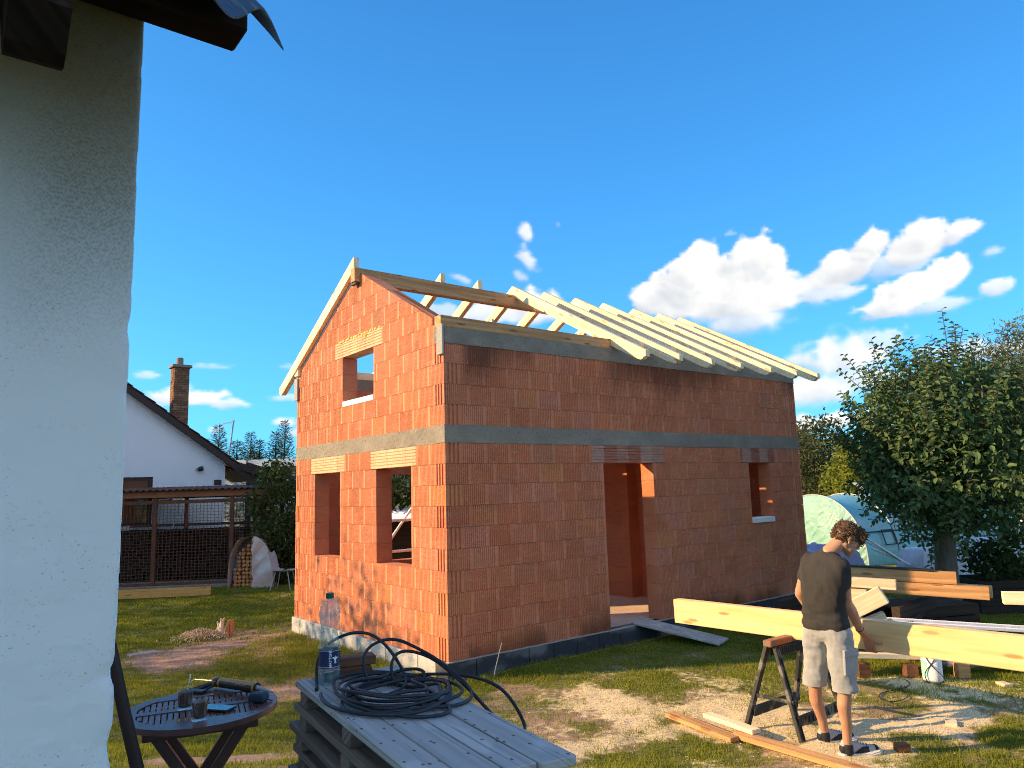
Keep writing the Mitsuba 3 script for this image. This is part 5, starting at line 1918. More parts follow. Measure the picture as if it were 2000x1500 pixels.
def crown_points(blobs, n, lr, hollow=.55, gap=.42, scale=1.4):
    """points in a union of ellipsoids (centre, radii), thinned by noise so that clumps and gaps form"""
    vol = np.array([np.prod(b[1]) for b in blobs])
    which = lr.choice(len(blobs), n * 2, p=vol / vol.sum())
    d = rand_dirs(n * 2, lr)
    r = lr.uniform(hollow ** 3, 1, n * 2) ** (1 / 3)
    r = r * (1 + .12 * lr.normal(size=n * 2))
    C_ = np.array([b[0] for b in blobs])[which]
    R_ = np.array([b[1] for b in blobs])[which]
    P = C_ + d * R_ * r[:, None]
    k = meshkit.fbm(P * scale + 11, 3, 5)
    P = P[k > gap]
    return P[:n]


def leafy(name, label, cat, blobs, n, size, ratio, mat_, base, seed, group=None, gap=.42, scale=1.4, up=.0, trunk_r=.12, hollow=.5):
    lr_ = np.random.default_rng(seed)
    k = thing(name, label, cat, group)
    P = crown_points(blobs, n, lr_, hollow, gap, scale)
    mb = leaf_mesh(P, rand_dirs(len(P), lr_, up), lr_.uniform(.7, 1.2, len(P)) * size, ratio, lr_)
    stuff(part(k, 'crown', mb, mat_))
    mb = MB()
    b_ = A_(base)
    limbs(b_, [np.asarray(c) + lr_.normal(0, .1, 3) for c, r in blobs], trunk_r, lr_, mb, .2)
    part(k, 'trunk', mb, 'bark_dark', True)
    return k


G0 = -.25
# bright shrubs beyond the polytunnel, then duller trees, willow at the right
leafy('shrub', 'bright yellow-green shrub behind the polytunnel, nearest the house corner', 'shrub', [((26.0, 10.6, 1.6), (1.6, 1.4, 1.8)), ((25.8, 10.6, 2.8), (1.0, 1.0, 1.1))], 5200, .17, .5, 'leaf_dull', (26.0, 10.6, G0), 31, up=.4)
leafy('shrub', 'bright lime-green tall shrub behind the polytunnel, in front of duller trees', 'shrub', [((24.6, 7.5, 1.5), (1.6, 1.5, 1.9)), ((24.3, 7.5, 2.5), (1.0, 1.0, 1.1)), ((25.6, 6.6, 1.2), (1.4, 1.3, 1.6))], 7500, .17, .5, 'leaf_bright', (24.6, 7.5, G0), 32, up=.5)
leafy('shrub', 'lime-green shrub right of another, half hidden by the apple tree', 'shrub', [((26.6, 5.4, 1.4), (1.7, 1.5, 1.8))], 4200, .17, .5, 'leaf_bright', (26.6, 5.4, G0), 33, up=.4)
leafy('tree', 'dull olive tree behind the bright shrubs by the house corner', 'tree', [((30.5, 12.4, 2.6), (2.6, 2.4, 2.5)), ((29.6, 12.4, 3.6), (1.4, 1.3, 1.2))], 5200, .24, .5, 'leaf_dull', (30.5, 12.4, G0), 34)
leafy('tree', 'dull green round tree in the distance between house and apple tree', 'tree', [((36.0, 11.0, 2.2), (2.6, 2.4, 2.5))], 4200, .28, .5, 'leaf_dull', (36, 11, G0), 35)
leafy('tree', 'dark tree behind the apple tree, over the garden shed', 'tree', [((33.0, 6.2, 2.2), (2.8, 2.6, 2.4)), ((31.5, 4.6, 2.0), (2.2, 2.0, 2.0))], 6200, .26, .5, 'leaf_bush', (33, 6.2, G0), 36)
leafy('willow_tree', 'tall grey-green willow rising at the right edge behind the apple tree', 'tree', [((30.6, 2.9, 6.3), (2.2, 2.0, 2.0)), ((32.4, 1.6, 6.5), (2.2, 2.0, 2.4)), ((30.0, 3.5, 4.3), (2.2, 1.9, 2.0)), ((32.0, 1.6, 4.0), (2.6, 2.2, 2.4))], 30000, .24, .24, 'leaf_willow', (31.5, 2.3, G0), 37, gap=.40, scale=.8, up=-.5, trunk_r=.3)
leafy('tree', 'yellow-green tree in front of the willow at the right edge', 'tree', [((24.6, 1.5, 3.6), (1.5, 1.4, 1.9)), ((25.2, 1.0, 2.2), (1.9, 1.6, 1.9))], 8000, .16, .42, 'leaf_bright', (24.8, 1.4, G0), 38, up=.2, trunk_r=.2)
leafy('tree', 'dark green tree at the far right behind the garden chairs', 'tree', [((27.5, .4, 1.9), (2.0, 1.8, 1.7)), ((30, -1.0, 2.2), (2.4, 2, 2))], 5500, .22, .5, 'leaf_bush', (27.5, .4, G0), 39)
for k, (x, y, h_, lab) in enumerate(((9.0, -2.75, .75, 'leafy plant growing in the dark wooden box, nearer one'), (9.55, -2.75, .8, 'leafy plant with yellowed leaves in the dark wooden box'), (8.6, -2.55, .55, 'low leafy plant left of the trunk foot in the wooden box'))):
    leafy('garden_plant', lab, 'plant', [((x, y, .35 + h_ * .4), (.38, .36, h_ * .55))], 420, .12, .55, 'leaf_bush' if k != 1 else 'leaf_bright', (x, y, .1), 41 + k, gap=.3, up=.4, trunk_r=.012)
leafy('climbing_bush', 'dark climbing bush against the back corner of the house, left of the gable', 'bush', [((2.15, 10.9, 1.3), (.64, .6, 1.5)), ((1.95, 10.75, 2.25), (.5, .45, .58)), ((2.35, 10.8, .6), (.6, .5, .9)), ((1.55, 11.0, 1.75), (.32, .3, .34))], 6800, .105, .62, 'leaf_ivy', (2.1, 10.9, G0), 51, gap=.40, scale=2.4, trunk_r=.04)
leafy('bush', 'large leafy bush seen through the right gable window, behind the house', 'bush', [((3.7, 8.6, 2.4), (1.1, .7, 1.0)), ((4.4, 9.0, 1.6), (1.0, .8, .8))], 1500, .20, .42, 'leaf_bush', (4.0, 8.8, G0), 52, gap=.38, up=-.8, trunk_r=.05)


def conifer(x, y, top, r, label, seed):
    lr_ = np.random.default_rng(seed)
    k = thing('conifer', label, 'tree', 'young spruces behind the white house')
    mb = MB().tube([(x, y, G0), (x, y, top * .6), (x + .03, y, top)], [.12, .06, .008], 6)
    part(k, 'trunk', mb, 'bark_dark', True)
    P, D = [], []
    z = .3
    while z < top - .12:
        f_ = 1 - z / top
        nb = 5 if f_ > .15 else 4
        a0 = lr_.uniform(0, 6.28)
        for b in range(nb):
            a_ = a0 + b * 6.283 / nb + lr_.normal(0, .2)
            ln = r * f_ ** .85 * lr_.uniform(.75, 1.15) + .08
            d_ = A_([math.cos(a_), math.sin(a_), .42 - .35 * f_])
            m_ = max(4, int(ln / .045))
            for q_ in range(m_):
                t_ = (q_ + .5) / m_
                p_ = A_([x, y, z]) + d_ * ln * t_
                for s in (-1, 1):
                    P.append(p_ + lr_.normal(0, .015, 3))
                    sd_ = A_([-d_[1], d_[0], 0]) * s
                    D.append(unit(d_ * .8 + sd_ * .7 + lr_.normal(0, .25, 3)))
        z += .085 + .07 * f_
    P, D = np.array(P), np.array(D)
    stuff(part(k, 'crown', leaf_mesh(P, D, lr_.uniform(.09, .19, len(P)), .16, lr_), 'needle'))


for i_, (x, y, tp_, r, lab) in enumerate(((4.95, 25.7, 5.15, 1.1, 'bluish spruce left of the antenna mast'), (5.6, 25.3, 4.45, 1.2, 'low spruce just right of the antenna mast'), (6.0, 24.7, 4.75, .95, 'narrow spruce third from the antenna'),
                                    (6.35, 24.6, 4.45, .9, 'small spruce between two taller ones'), (6.95, 24.3, 4.75, .9, 'spruce left of the tallest one'), (7.2, 23.9, 5.25, .85, 'tallest spruce, nearest the brick house'), (5.25, 26.8, 3.9, 1.4, 'broad low spruce behind the antenna mast'), (6.7, 26.0, 4.0, 1.5, 'broad low spruce in the back of the row'))):
    conifer(x, y, tp_, r * 1.25, lab, 60 + i_)
# trees outside the picture to the left, whose shade falls across the lawn and the foot of the gable
leafy('garden_tree', 'loose garden tree left of the lawn beyond the white shed', 'tree', [((-8.6, 7.6, 3.2), (1.7, 1.6, 1.5)), ((-9.4, 6.4, 2.6), (1.3, 1.2, 1.2))], 2600, .16, .5, 'leaf_dull', (-8.9, 7.2, G0), 71, gap=.45, scale=1.0)
leafy('garden_tree', 'broad garden tree farther left beyond the lawn', 'tree', [((-8.4, 11.6, 3.2), (2.3, 2.0, 2.0)), ((-7.0, 12.6, 2.4), (1.6, 1.6, 1.6))], 4200, .17, .5, 'leaf_dull', (-8, 12, G0), 72, gap=.42, scale=.9)
leafy('garden_tree', 'low garden tree near the shed outside the picture', 'tree', [((-8.9, 4.1, 2.7), (1.0, 1.1, .8))], 900, .15, .5, 'leaf_dull', (-8.9, 4.1, G0), 73, gap=.45, scale=1.3)

# ------------------------------------------------------------------ grass
def blades(n, x0, x1, y0, y1, hmin, hmax, w, seed, power=1.0, extra=None):
    lr_ = np.random.default_rng(seed)
    x, y = lr_.uniform(x0, x1, n), lr_.uniform(y0, y1, n)
    g, s = masks(x, y)
    P2 = np.stack([x, y, 0 * x], -1)
    clump = meshkit.fbm(P2 * 4.5, 3, 71)
    keep_ = lr_.uniform(0, 1, n) < np.clip(g * 1.1 - .12, 0, 1) ** power * np.clip(.15 + 1.5 * clump, 0, 1)
    out = (x > -.06) & (x < L + .06) & (y > -.06) & (y < W + .06)
    out |= (x < -4.2) & (y < -2.9)
    keep_ &= ~out
    x, y, clump, g, s = x[keep_], y[keep_], clump[keep_], g[keep_], s[keep_]
    m_ = len(x)
    zt = ground_z(x, y) + .05 * (meshkit.fbm(np.stack([x, y, 0 * x], -1) * .8, 3, 2) - .5) + .03 * (meshkit.fbm(np.stack([x, y, 0 * x], -1) * 5, 3, 4) - .5)
    h = (hmin + (hmax - hmin) * lr_.beta(1.6, 3, m_)) * (.55 + .9 * clump)
    if extra is not None:
        h = h * extra(x, y)
    a = lr_.uniform(0, 2 * np.pi, m_)
    lean = lr_.uniform(.1, .9, m_) * h
    b_ = lr_.uniform(0, 2 * np.pi, m_)
    base = np.stack([x, y, zt - .01], -1)
    side = np.stack([np.cos(a), np.sin(a), 0 * a], -1) * (w * lr_.uniform(.7, 1.3, m_))[:, None]
    tip = base + np.stack([np.cos(b_) * lean, np.sin(b_) * lean, h + .01], -1)
    mid = base + np.stack([np.cos(b_) * lean * .3, np.sin(b_) * lean * .3, h * .55], -1)
    V = np.stack([base - side, base + side, mid - side * .7, mid + side * .7, tip], 1).reshape(-1, 3)
    F = (np.array([[0, 1, 3], [0, 3, 2], [2, 3, 4]])[None] + (np.arange(m_) * 5)[:, None, None]).reshape(-1, 3)
    u = np.clip(.25 + .5 * lr_.uniform(0, 1, m_) + .5 * (meshkit.fbm(np.stack([x, y, 0 * x], -1) * 1.3, 3, 91) - .5) + .25 * s, 0, 1)
    return MB().add(V, F, np.stack([np.repeat(u, 5), np.zeros(m_ * 5)], 1))


rank = lambda x, y: 1 + 1.6 * np.exp(-(((x + .9) / .7) ** 2 + ((y - 2.4) / 1.2) ** 2)) + 1.4 * np.exp(-((x + .2) / .25) ** 2) * (y > -.2) * (y < 4.6) + .8 * np.exp(-((y + .2) / .25) ** 2) * (x > 0)
near = blades(430000, -4.6, 4.6, -4.6, 4.0, .014, .060, .0036, 81, extra=rank)
mid_ = blades(150000, -4.2, 3.0, 4.0, 12.5, .025, .08, .006, 82)
rgt = blades(150000, 3.6, 11, -6.0, 0.5, .02, .06, .006, 83)
frt = blades(130000, -1.2, 3.6, -6.6, -4.6, .014, .060, .0036, 84)
key = number('grass')
for k, m_ in enumerate((near, mid_, rgt, frt)):
    kk = key if k == 0 else number('grass')
    put(kk, m_, 'grass_blade')
    labels[kk] = {'label': ('short lawn grass around the worn ground by the brick house', 'lawn grass in shade left of the brick house', 'lawn grass right of the brick house', 'lawn grass along the bottom edge by the man\'s feet')[k], 'category': 'grass', 'kind': 'stuff'}
# chips and sawdust
lr = np.random.default_rng(91)
n = 26000
x, y = lr.uniform(-1.2, 4.2, n), lr.uniform(-4.8, -.6, n)
g, s = masks(x, y)
ok = lr.uniform(0, 1, n) < s ** 1.2
x, y = x[ok], y[ok]
P2 = np.stack([x, y, 0 * x], -1)
zt = ground_z(x, y) + .05 * (meshkit.fbm(P2 * .8, 3, 2) - .5) + .03 * (meshkit.fbm(P2 * 5, 3, 4) - .5) + .02 * s[ok] * meshkit.fbm(P2 * 9, 2, 6)
D = rand_dirs(len(x), lr)
D[:, 2] *= .3
mb = leaf_mesh(np.stack([x, y, zt + .006], -1), D, lr.uniform(.006, .022, len(x)), .5, lr, .2)
put(number('sawdust'), mb, 'pine_white')
labels['sawdust'] = {'label': 'pale sawdust and wood chips strewn over the grass', 'category': 'sawdust', 'kind': 'stuff'}

# ------------------------------------------------------------------ the left background: white house, aviary and yard
WH = thing('white_house', 'white gabled house with dark tile verge and tall brick chimney, left background', 'house')
HY = 15.1
hx, rs = 2.05, .718          # right corner, roof slope


def roof_z(x):
    return 2.95 + rs * (hx - x)


poly = sg.Polygon([(hx, -.3), (hx, roof_z(hx)), (-3.6, roof_z(-3.6)), (-9.3, roof_z(-3.6) - rs * 5.7), (-9.3, -.3)]).difference(sg.box(-1.6, 1.25, .10, 2.56))
m = trimesh.creation.extrude_polygon(poly, .3, engine='earcut')
v = np.array(m.vertices)
part(WH, 'wall', MB().add(np.stack([v[:, 0], HY + .3 - v[:, 2], v[:, 1]], 1), m.faces), 'plaster_white')
part(WH, 'wall', MB().box((hx - .15, HY + 1.3, 1.3), (.3, 2.0, 3.2)), 'plaster_white')
mat('frame_dark', (.045, .028, .022), .5)
mat('window_glass', (.02, .024, .026), .06, specular=.9)
wk = number(WH + '__window')
put(wk, MB().box((-.75, HY + .10, 1.9), (1.7, .05, 1.32)), 'window_glass')
for a, b, c, d in ((-1.6, -1.5, 1.25, 2.56), (0, .10, 1.25, 2.56), (-1.5, 0, 2.46, 2.56), (-1.5, 0, 1.25, 1.33)):
    part(wk, 'frame', MB().box(((a + b) / 2, HY + .06, (c + d) / 2), (b - a, .06, d - c)), 'frame_dark')
mat('roof_tile', proc(lambda p, n, uv: mix((.055, .030, .026), (.095, .050, .042), fbm(p.x * 3, p.y * 3, p.z * 3))), .7)
rdir = unit(A_([1, 0, -rs]))
rn = A_([rs, 0, 1.]) / math.hypot(1, rs)
RF = number(WH + '__roof')
mb = MB().box(A_([(hx + .85 - 3.6) / 2, HY + .9, 0]) + A_([0, 0, roof_z((hx + .85 - 3.6) / 2) + .10]), (math.hypot(1, rs) * (hx + .85 + 3.6), 2.3, .10), A_([rdir, [0, 1., 0], rn]))
mb.box(A_([-6.5, HY + .9, roof_z(-3.6) - rs * 2.9 + .06]), (math.hypot(1, rs) * 5.9, 2.3, .10), A_([unit(A_([1, 0, rs])), [0, 1., 0], unit(A_([-rs, 0, 1.]))]))
put(RF, mb, 'roof_tile')
for k in range(20):
    x = hx + .80 - .30 * k
    for j in range(2):
        mb = MB().box(A_([x, HY - .12 + .34 * j, roof_z(x) + .185]) + rn * .012, (.42, .33, .028), A_([unit(rdir + rn * .07), [0, 1., 0], rn]), bev=.006)
        part(RF, 'tile', mb, 'roof_tile')
part(RF, 'verge_board', MB().box(A_([(hx + .8 - 3.6) / 2, HY - .24, roof_z((hx + .8 - 3.6) / 2) + .06]), (math.hypot(1, rs) * (hx + .8 + 3.6), .03, .17), A_([rdir, [0, 1., 0], rn])), 'frame_dark')
CH = number(RF + '__chimney')
mat('chimney_brick', proc(lambda p, n, uv: mix((.17, .085, .050), (.30, .165, .095), cell_rand(dr.floor(uv.x * .31), 7))), .9)
mat('chimney_mortar', (.10, .085, .07), .95)
cx0, cx1, cy0, cy1 = .655, 1.085, 15.55, 15.95
cbm = MB().box(((cx0 + cx1) / 2, (cy0 + cy1) / 2, 4.6), (cx1 - cx0 - .02, cy1 - cy0 - .02, 2.44))
bk = MB()
z, k = 3.6, 0
while z < 5.78:
    for fx in range(2):
        o = .11 if k % 2 else 0
        x = cx0
        while x < cx1 - .02:
            e_ = min(x + (.11 if (o and x == cx0) else .215), cx1)
            bk.box(((x + e_) / 2, cy0 + .02 + rng.normal(0, .002), z + .031), (e_ - x - .010, .05, .058), seed=rng.integers(0, 60) * 3.3 / 9)
            x = e_
        y = cy0 + .05
        while y < cy1 - .02:
            e_ = min(y + (.215 if o else .13), cy1)
            bk.box((cx0 + .02 + rng.normal(0, .002), (y + e_) / 2, z + .031), (.05, e_ - y - .010, .058), seed=rng.integers(0, 60) * 3.3 / 9)
            y = e_
        break
    z += .07
    k += 1
put(CH, cbm, 'chimney_mortar')
labels[CH] = {'label': 'tall weathered brick chimney'}
stuff(put(number(CH + '_brickwork'), bk, 'chimney_brick'))
capm = MB().box(((cx0 + cx1) / 2, (cy0 + cy1) / 2, 5.83), (cx1 - cx0 + .12, cy1 - cy0 + .12, .08), bev=.01)
capm.lathe([(.0001, .0), (.10, 0), (.10, .22), (.07, .24), (.0001, .24)], ((cx0 + cx1) / 2 - .02, (cy0 + cy1) / 2, 5.87), 16)
put(number(CH + '_cap'), capm, 'concrete_raw', 35, uv=False)
LMP = thing('wall_lamp', 'small black and grey floodlight on the white house wall', 'lamp')
put(LMP + '__arm', MB().tube([(1.26, HY - .01, 2.76), (1.26, HY - .08, 2.76)], .045, 12), 'steel_grey', 40, uv=False)
put(LMP + '__head', MB().lathe([(.0001, 0), (.06, 0), (.075, .12), (.0001, .13)], (1.28, HY - .08, 2.76), 16, unit(A_([.9, -.5, .25]))), 'black_plastic', 40, uv=False)
single('wall_vent', MB().box((1.845, HY - .02, 2.38), (.20, .05, .15), bev=.01), 'frame_dark', 'small dark box fixed low on the right of the white house wall', 'vent')
ANT = thing('antenna', 'rooftop television antenna on a thin leaning mast', 'antenna')
put(ANT + '__mast', MB().tube([(2.45, 16.3, 2.6), (2.58, 16.1, 4.33)], .022, 6), 'steel_grey', True)
ab = MB().tube([(2.60, 16.05, 4.30), (2.25, 16.3, 4.20)], .008, 5)
part(ANT, 'boom', ab, 'nozzle_grey', True)
for k in range(9):
    t_ = k / 8
    p_ = A_([2.56, 16.08, 4.29]) * (1 - t_) + A_([2.26, 16.29, 4.20]) * t_
    hl_ = .10 - .045 * t_
    part(ANT, 'element', MB().tube([p_ - A_([.25, .3, .9]) * hl_ * .8, p_ + A_([.25, .3, .9]) * hl_ * .8], .005, 4), 'nozzle_grey', True)
PG = thing('pergola', 'dark lean-to pergola with slatted see-through roof beside the white house', 'pergola')
for k in range(6):
    y = 13.4 + .5 * k
    part(PG, 'rafter', MB().bar((2.10, y, 2.86), (3.55, y - .25, 2.40), .045, .07), 'frame_dark')
part(PG, 'beam', MB().bar((3.5, 12.9, 2.32), (3.5, 16.2, 2.32), .10, .12), 'frame_dark')
part(PG, 'beam', MB().bar((2.08, 13.3, 2.32), (3.6, 13.0, 2.30), .10, .10), 'frame_dark')
for x, y in ((2.15, 13.35), (3.5, 13.1), (3.5, 16.1)):
    part(PG, 'post', MB().bar((x, y, -.25), (x, y, 2.3), .11, .11, up=(0, 1, 0)), 'frame_dark')
part(PG, 'railing', MB().box((2.8, 13.25, .85), (1.5, .04, .05)), 'frame_dark')
for k in range(14):
    part(PG, 'baluster', MB().box((2.12 + .105 * k, 13.25, .35), (.022, .022, 1.0)), 'frame_dark')
FB = thing('white_building', 'long low white building beyond the pergola', 'building')
put(FB + '__wall', MB().box((7.6, 23.6, 1.5), (6, .4, 3.4), A_([[.78, -.62, 0], [.62, .78, 0], [0, 0, 1.]])), 'plaster_white')
part(FB, 'roof_edge', MB().box((7.6, 23.5, 3.34), (6.4, .8, .32), A_([[.78, -.62, 0], [.62, .78, 0], [0, 0, 1.]])), 'garden_white')
part(FB, 'fascia', MB().box((7.55, 23.1, 3.06), (6.3, .2, .18), A_([[.78, -.62, 0], [.62, .78, 0], [0, 0, 1.]])), 'wood_brown')

# aviary: a rusty framed mesh enclosure with a corrugated roof
mat('rust', proc(lambda p, n, uv: mix((.085, .038, .025), (.17, .075, .042), fbm(p.x * 9, p.y * 9, p.z * 5))), .8)
mat('rail_orange', proc(lambda p, n, uv: mix((.24, .095, .045), (.34, .15, .07), fbm(p.x * 6, p.y * 6, p.z * 6))), .75)
AV = thing('aviary', 'rust-brown wire mesh enclosure with corrugated roof in front of the white house', 'aviary')
q0, q1 = A_([-1.75, 13.35, -.22]), A_([1.80, 11.05, -.22])
adv = unit(q1 - q0)
anv = A_([-adv[1], adv[0], 0])
ALn = np.linalg.norm(q1 - q0)


def av(a, d, z):
    return q0 + adv * a + anv * d + A_([0, 0, z])


axa = A_([adv, anv, [0, 0, 1.]])
for a in (.05, 1.62, 3.45, ALn - .03):
    for d in (0, 2.2):
        part(AV, 'post', MB().box(av(a, d, 1.13), (.085, .085, 2.26), axa), 'rust')
for z, d in ((.10, 0), (1.45, 2.2), (2.2, 2.2)):
    part(AV, 'rail', MB().box(av(ALn / 2, d, z), (ALn - .1, .05, .07), axa), 'rust')
part(AV, 'fascia', MB().box(av(ALn / 2 + .1, -.06, 2.27), (ALn + .5, .035, .15), axa), 'rail_orange')
part(AV, 'rail', MB().box(av(ALn / 2, 0, 2.08), (ALn - .1, .05, .09), axa), 'rust')


def wires(a0, a1, z0, z1, na, nz, d, r=.0045):
    mb = MB()
    for a in np.linspace(a0, a1, na):
        mb.box(av(a, d, (z0 + z1) / 2), (2 * r, 2 * r, z1 - z0), axa)
    for z in np.linspace(z0, z1, nz):
        mb.box(av((a0 + a1) / 2, d + .009, z), (a1 - a0, 2 * r, 2 * r), axa)
    return mb


stuff(part(AV, 'wire_mesh', wires(.09, ALn - .07, .14, 2.04, 48, 27, -.01), 'rust'))
xs_ = np.linspace(-.2, ALn + .3, 150)
ys_ = np.linspace(-.18, 2.4, 6)
Xa, Ya, Fa = grid(xs_, ys_)
za = 2.37 + .10 * (Ya + .18) / 2.5 + .022 * np.cos(2 * np.pi * Xa / .155)
V = q0 + adv * Xa[..., None] + anv * Ya[..., None] + A_([0, 0, 1.]) * za[..., None]
mb = MB().add(V.reshape(-1, 3), Fa).add(V.reshape(-1, 3) - [0, 0, .02], Fa[:, ::-1])
part(AV, 'corrugated_roof', mb, 'rust', True)
# stored firewood inside and what leans there
LOG = thing('firewood_stack', 'dark stack of firewood inside the aviary', 'firewood')
lr = np.random.default_rng(33)
mb = MB()
for k in range(15):
    for j in range(36):
        a = .2 + j * .095 + lr.normal(0, .012)
        z = .10 + k * .088 + lr.normal(0, .01)
        if a > 3.35 or z > 1.42 - .10 * math.sin(a * 2.2) + (.14 if a < 1.3 else 0):
            continue
        r = lr.uniform(.035, .052)
        mb.lathe([(.0001, 0), (r, 0), (r * .97, .5), (.0001, .5)], av(a, 1.0 + lr.normal(0, .03), z), 7, anv)
stuff(put(LOG + '__logs', mb, 'wood_dark'))
single('yard_boards', MB().box(av(1.8, 1.7, .68), (3.4, .05, 1.35), axa), 'wood_dark', 'dark board wall behind the firewood in the aviary', 'wall')
single('concrete_strip', MB().box(av(ALn / 2 + .1, .5, .03), (ALn + .2, 1.3, .10), axa), 'concrete_raw', 'concrete floor strip of the aviary', 'floor')
single('rake', MB().tube([(.23, 13.3, 1.2), (.36, 13.1, 2.02)], .022, 7).tube([(.10, 13.2, 2.0), (.62, 12.85, 2.0)], .022, 6), 'garden_white', 'white T-shaped handle standing behind the wire mesh', 'tool', smooth=True)
mat('red_paint', (.42, .06, .05), .5)
single('rake', MB().tube([(.47, 13.0, 1.2), (.49, 12.98, 1.9)], .022, 7).tube([(-.1, 13.3, 1.9), (.15, 13.15, 1.92)], .02, 6), 'red_paint', 'red tool handle standing behind the wire mesh', 'tool', smooth=True)
single('orange_plank', MB().bar((-2.6, 11.35, -.06), (.255, 9.96, -.10), .05, .19, bev=.004), 'pine_orange', 'long orange-yellow plank on edge in the grass before the aviary', 'plank')
mat('tarp_pink', proc(lambda p, n, uv: mix((.55, .40, .36), (.66, .60, .58), smoothstep(.35, .65, fbm(p.x * 2.5, p.y * 2.5, p.z * 2.5)))), .5)
mat('log_orange', proc(lambda p, n, uv: mix((.42, .17, .06), (.58, .30, .13), noise(p.x * 14, p.y * 14, p.z * 14))), .9)
WP = thing('wrapped_pile', 'hump of split wood half wrapped in a pale pinkish sheet, right end of the aviary', 'wood pile')
U, V_ = np.meshgrid(np.linspace(0, 1, 26), np.linspace(0, np.pi, 30), indexing='ij')
wob = meshkit.fbm(np.stack([U * 5, V_ * 2, 0 * U], -1), 3, 4)
c0_ = A_([1.50, 10.95, -.22])
e1_, e2_ = unit([.75, -.62, 0]), unit([.55, .83, 0])
P_ = c0_ + e2_ * (U[..., None] * 1.0 - .26) + e1_ * ((.50 + .10 * wob) * np.cos(V_) * -1)[..., None] + A_([0, 0, 1.]) * ((1.16 + .14 * wob) * np.sin(V_) ** .7 * (1 - .10 * U))[..., None]
i = np.arange(25)[:, None] * 30 + np.arange(29)[None, :]
Fw = np.stack([i, i + 30, i + 31, i + 1], -1).reshape(-1, 4)
put(WP + '__sheet', MB().add(P_.reshape(-1, 3), Fw), 'tarp_pink', True)
vv = np.linspace(1.75, np.pi, 16)
wv = .5 + .1 * meshkit.fbm(np.stack([vv * 3, vv, 0 * vv], -1), 3, 6)
rim_ = np.array([c0_ - e2_ * .27 + e1_ * (-wv[k_] * math.cos(t_)) + A_([0, 0, (1.16 + .07) * math.sin(t_) ** .7]) for k_, t_ in enumerate(vv)])
low_ = np.array([c0_ - e2_ * (.30 + .03 * math.sin(5 * k_)) + e1_ * (.05 + .02 * math.sin(k_ * 1.7) + .03 * k_ / 15) + A_([0, 0, 1.15 * (1 - k_ / 15) ** 1.1]) for k_ in range(16)])
j_ = np.arange(15)
part(WP, 'flap', MB().add(np.vstack([rim_, low_]), np.stack([j_, j_ + 1, 16 + j_ + 1, 16 + j_], 1)), 'tarp_pink', True)
mb = MB()
for k in range(12):
    for j in range(9):
        a, z = -.40 + j * .10 + lr.normal(0, .01), .06 + k * .092
        if (a / .46) ** 2 + (z / 1.12) ** 2 > .93:
            continue
        r = lr.uniform(.036, .05)
        mb.lathe([(.0001, 0), (r, 0), (r, .3), (.0001, .3)], c0_ + e1_ * a - e2_ * .10 + A_([0, 0, z]), 6, e2_)
stuff(put(WP + '__split_logs', mb, 'log_orange'))
mat('chair_beige', (.55, .46, .42), .5)
CHR = thing('plastic_chair', 'beige moulded chair with thin metal legs beside the wrapped pile', 'chair')
co = A_([1.80, 9.70, -.22])
cf = unit(A_([.62, -.55, 0]))
cr = A_([-cf[1], cf[0], 0])
U, V_ = np.meshgrid(np.linspace(-1, 1, 13), np.linspace(0, 1, 22), indexing='ij')
pf = np.where(V_ < .5, .22 - .42 * V_ / .5, -.20 - .10 * ((V_ - .5) / .5))
pz = np.where(V_ < .5, .44 - .02 * np.sin(V_ / .5 * np.pi), .44 + .42 * ((V_ - .5) / .5) ** .9)
wd_ = .22 * (1 - .25 * np.clip((V_ - .75) / .25, 0, 1) ** 2)
P_ = co + cf * pf[..., None] + cr * (U * wd_)[..., None] + A_([0, 0, 1.]) * (pz + .03 * U ** 2)[..., None]
i = np.arange(12)[:, None] * 22 + np.arange(21)[None, :]
Fc = np.stack([i, i + 22, i + 23, i + 1], -1).reshape(-1, 4)
put(CHR + '__shell', MB().add(P_.reshape(-1, 3), Fc).add((P_ - [0, 0, .008]).reshape(-1, 3), Fc[:, ::-1]), 'chair_beige', True)
for s in (-1, 1):
    for f_ in (-1, 1):
        part(CHR, 'leg', MB().tube([co + cf * .14 * f_ + cr * .15 * s + A_([0, 0, .43]), co + cf * .24 * f_ + cr * .22 * s], .011, 6), 'steel_grey', True)
single('folding_knife', MB().box(co + cf * .02 + A_([0, 0, .455]), (.19, .035, .02), A_([cr, cf, [0, 0, 1.]])), 'black_plastic', 'small dark tool lying on the seat of the beige chair', 'tool')
# stump with shavings
STP = thing('tree_stump', 'pale splintered stump in the lawn left of the house', 'stump')
lr = np.random.default_rng(44)
mb = MB()
for k in range(16):
    a = lr.uniform(0, 6.28)
    r = lr.uniform(.01, .075)
    p_ = A_([-1.0 + r * math.cos(a), 5.05 + r * math.sin(a), -.26])
    h_ = lr.uniform(.10, .34)
    mb.tube([p_, p_ + A_([lr.normal(0, .012), lr.normal(0, .012), h_ * .7]), p_ + A_([lr.normal(0, .02), lr.normal(0, .02), h_])], [.034, .026, .006], 6)
put(STP + '__wood', mb, 'pine_white')
mb = MB()
for k in range(5):
    p_ = A_([-.90 + lr.normal(0, .03), 5.0 + lr.normal(0, .03), -.25])
    mb.tube([p_, p_ + A_([lr.normal(0, .02), 0, .17]), p_ + A_([lr.normal(0, .03), 0, .25])], [.03, .026, .012], 6)
part(STP, 'bark', mb, 'log_orange')
n = 1500
x, y = lr.normal(-1.30, .17, n), lr.normal(4.98, .12, n)
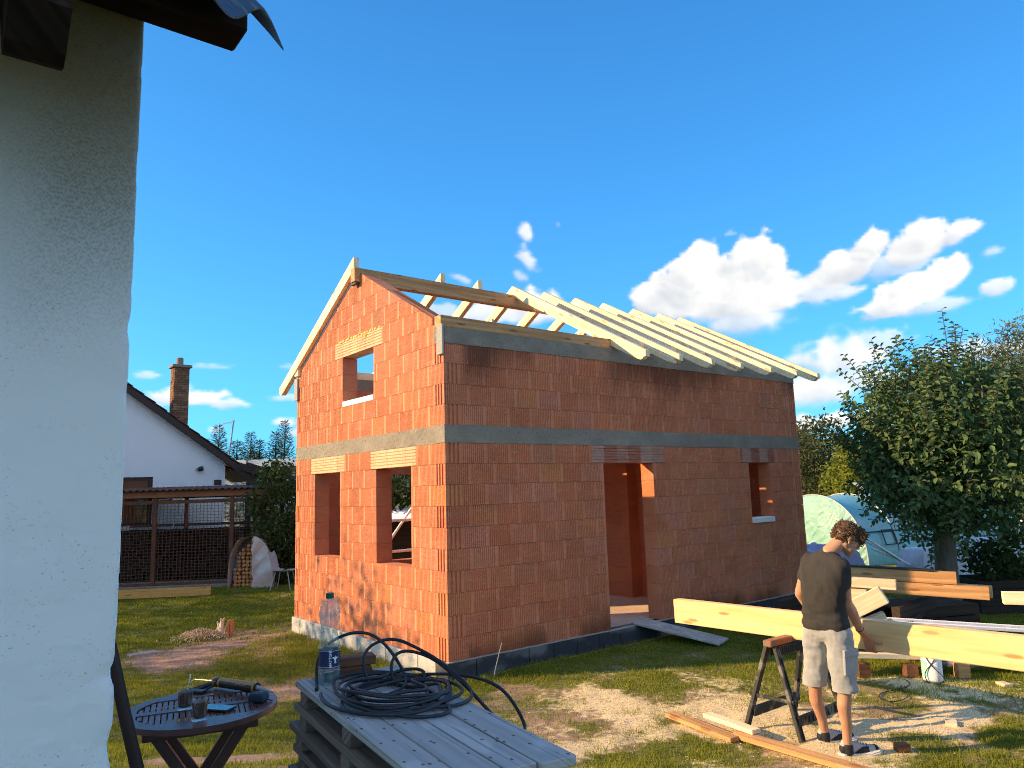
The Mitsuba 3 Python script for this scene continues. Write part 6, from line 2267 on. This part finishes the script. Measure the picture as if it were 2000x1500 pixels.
mb = leaf_mesh(np.stack([x, y, -.22 + .11 * np.exp(-(((x + 1.36) / .3) ** 2 + ((y - 4.98) / .2) ** 2)) + lr.uniform(0, .02, n)], -1), rand_dirs(n, lr), lr.uniform(.02, .06, n), .4, lr)
single('wood_shavings', mb, 'pine_white', 'small heap of pale wood shavings beside the stump', 'shavings')
labels['wood_shavings']['kind'] = 'stuff'
single('flat_stone', rough_box((-2.45, 4.28, -.235), (-2.1, 4.44, -.195), .06, .012, 3), 'mortar_grey', 'flat pale stone slab in the worn earth by the shed edge', 'stone', smooth=True)
# behind the house, seen through the right gable window
single('corrugated_shelter', corrugated(2.6, 4.9, 7.0, 8.6, 1.33, 1.55, .17, .035, 90, 0), 'insul_white', 'white corrugated sheet roof seen through the gable window', 'shelter', smooth=True)
single('shelter_backdrop', MB().box((3.8, 8.3, .55), (2.6, .1, 1.5)), 'wood_dark', 'dark board wall under the corrugated sheet behind the house', 'wall')
for k, (p0, p1, lab) in enumerate((((1.80, 4.9, 1.42), (3.4, 5.1, 1.40), 'upper pale scaffold pipe seen through the gable window'), ((1.86, 4.85, .86), (3.4, 5.1, .84), 'lower pale scaffold pipe seen through the gable window'), ((1.80, 4.95, .86), (2.55, 5.15, 1.62), 'slanting pale scaffold pipe seen through the gable window'))):
    single('scaffold_pipe', MB().tube([p0, p1], .026, 8), 'insul_white', lab, 'pipe', smooth=True)
# far wooded hill
U, V_ = np.meshgrid(np.linspace(0, 1, 60), np.linspace(0, 1, 6), indexing='ij')
ha = np.radians(5 + 75 * U)
rr = 200 + 60 * V_
zz = (6 + 9.5 * meshkit.fbm(np.stack([U * 6, 0 * U, 0 * U], -1), 4, 12)) * np.sin(np.pi * np.clip(V_, .02, .98)) ** .6 - 1 + 1.6 * meshkit.noise(np.stack([U * 300, V_ * 9, 0 * U], -1), 3)
i = np.arange(59)[:, None] * 6 + np.arange(5)[None, :]
mb = MB().add(np.stack([EYE[0] + rr * np.cos(ha), EYE[1] + rr * np.sin(ha), zz], -1).reshape(-1, 3), np.stack([i, i + 6, i + 7, i + 1], -1).reshape(-1, 4))
mat('far_forest', proc(lambda p, n, uv: mix((.028, .050, .048), (.055, .080, .070), noise(p.x * .3, p.y * .3, p.z * .6))), .95)
structure('hills', mb, 'far_forest', True)
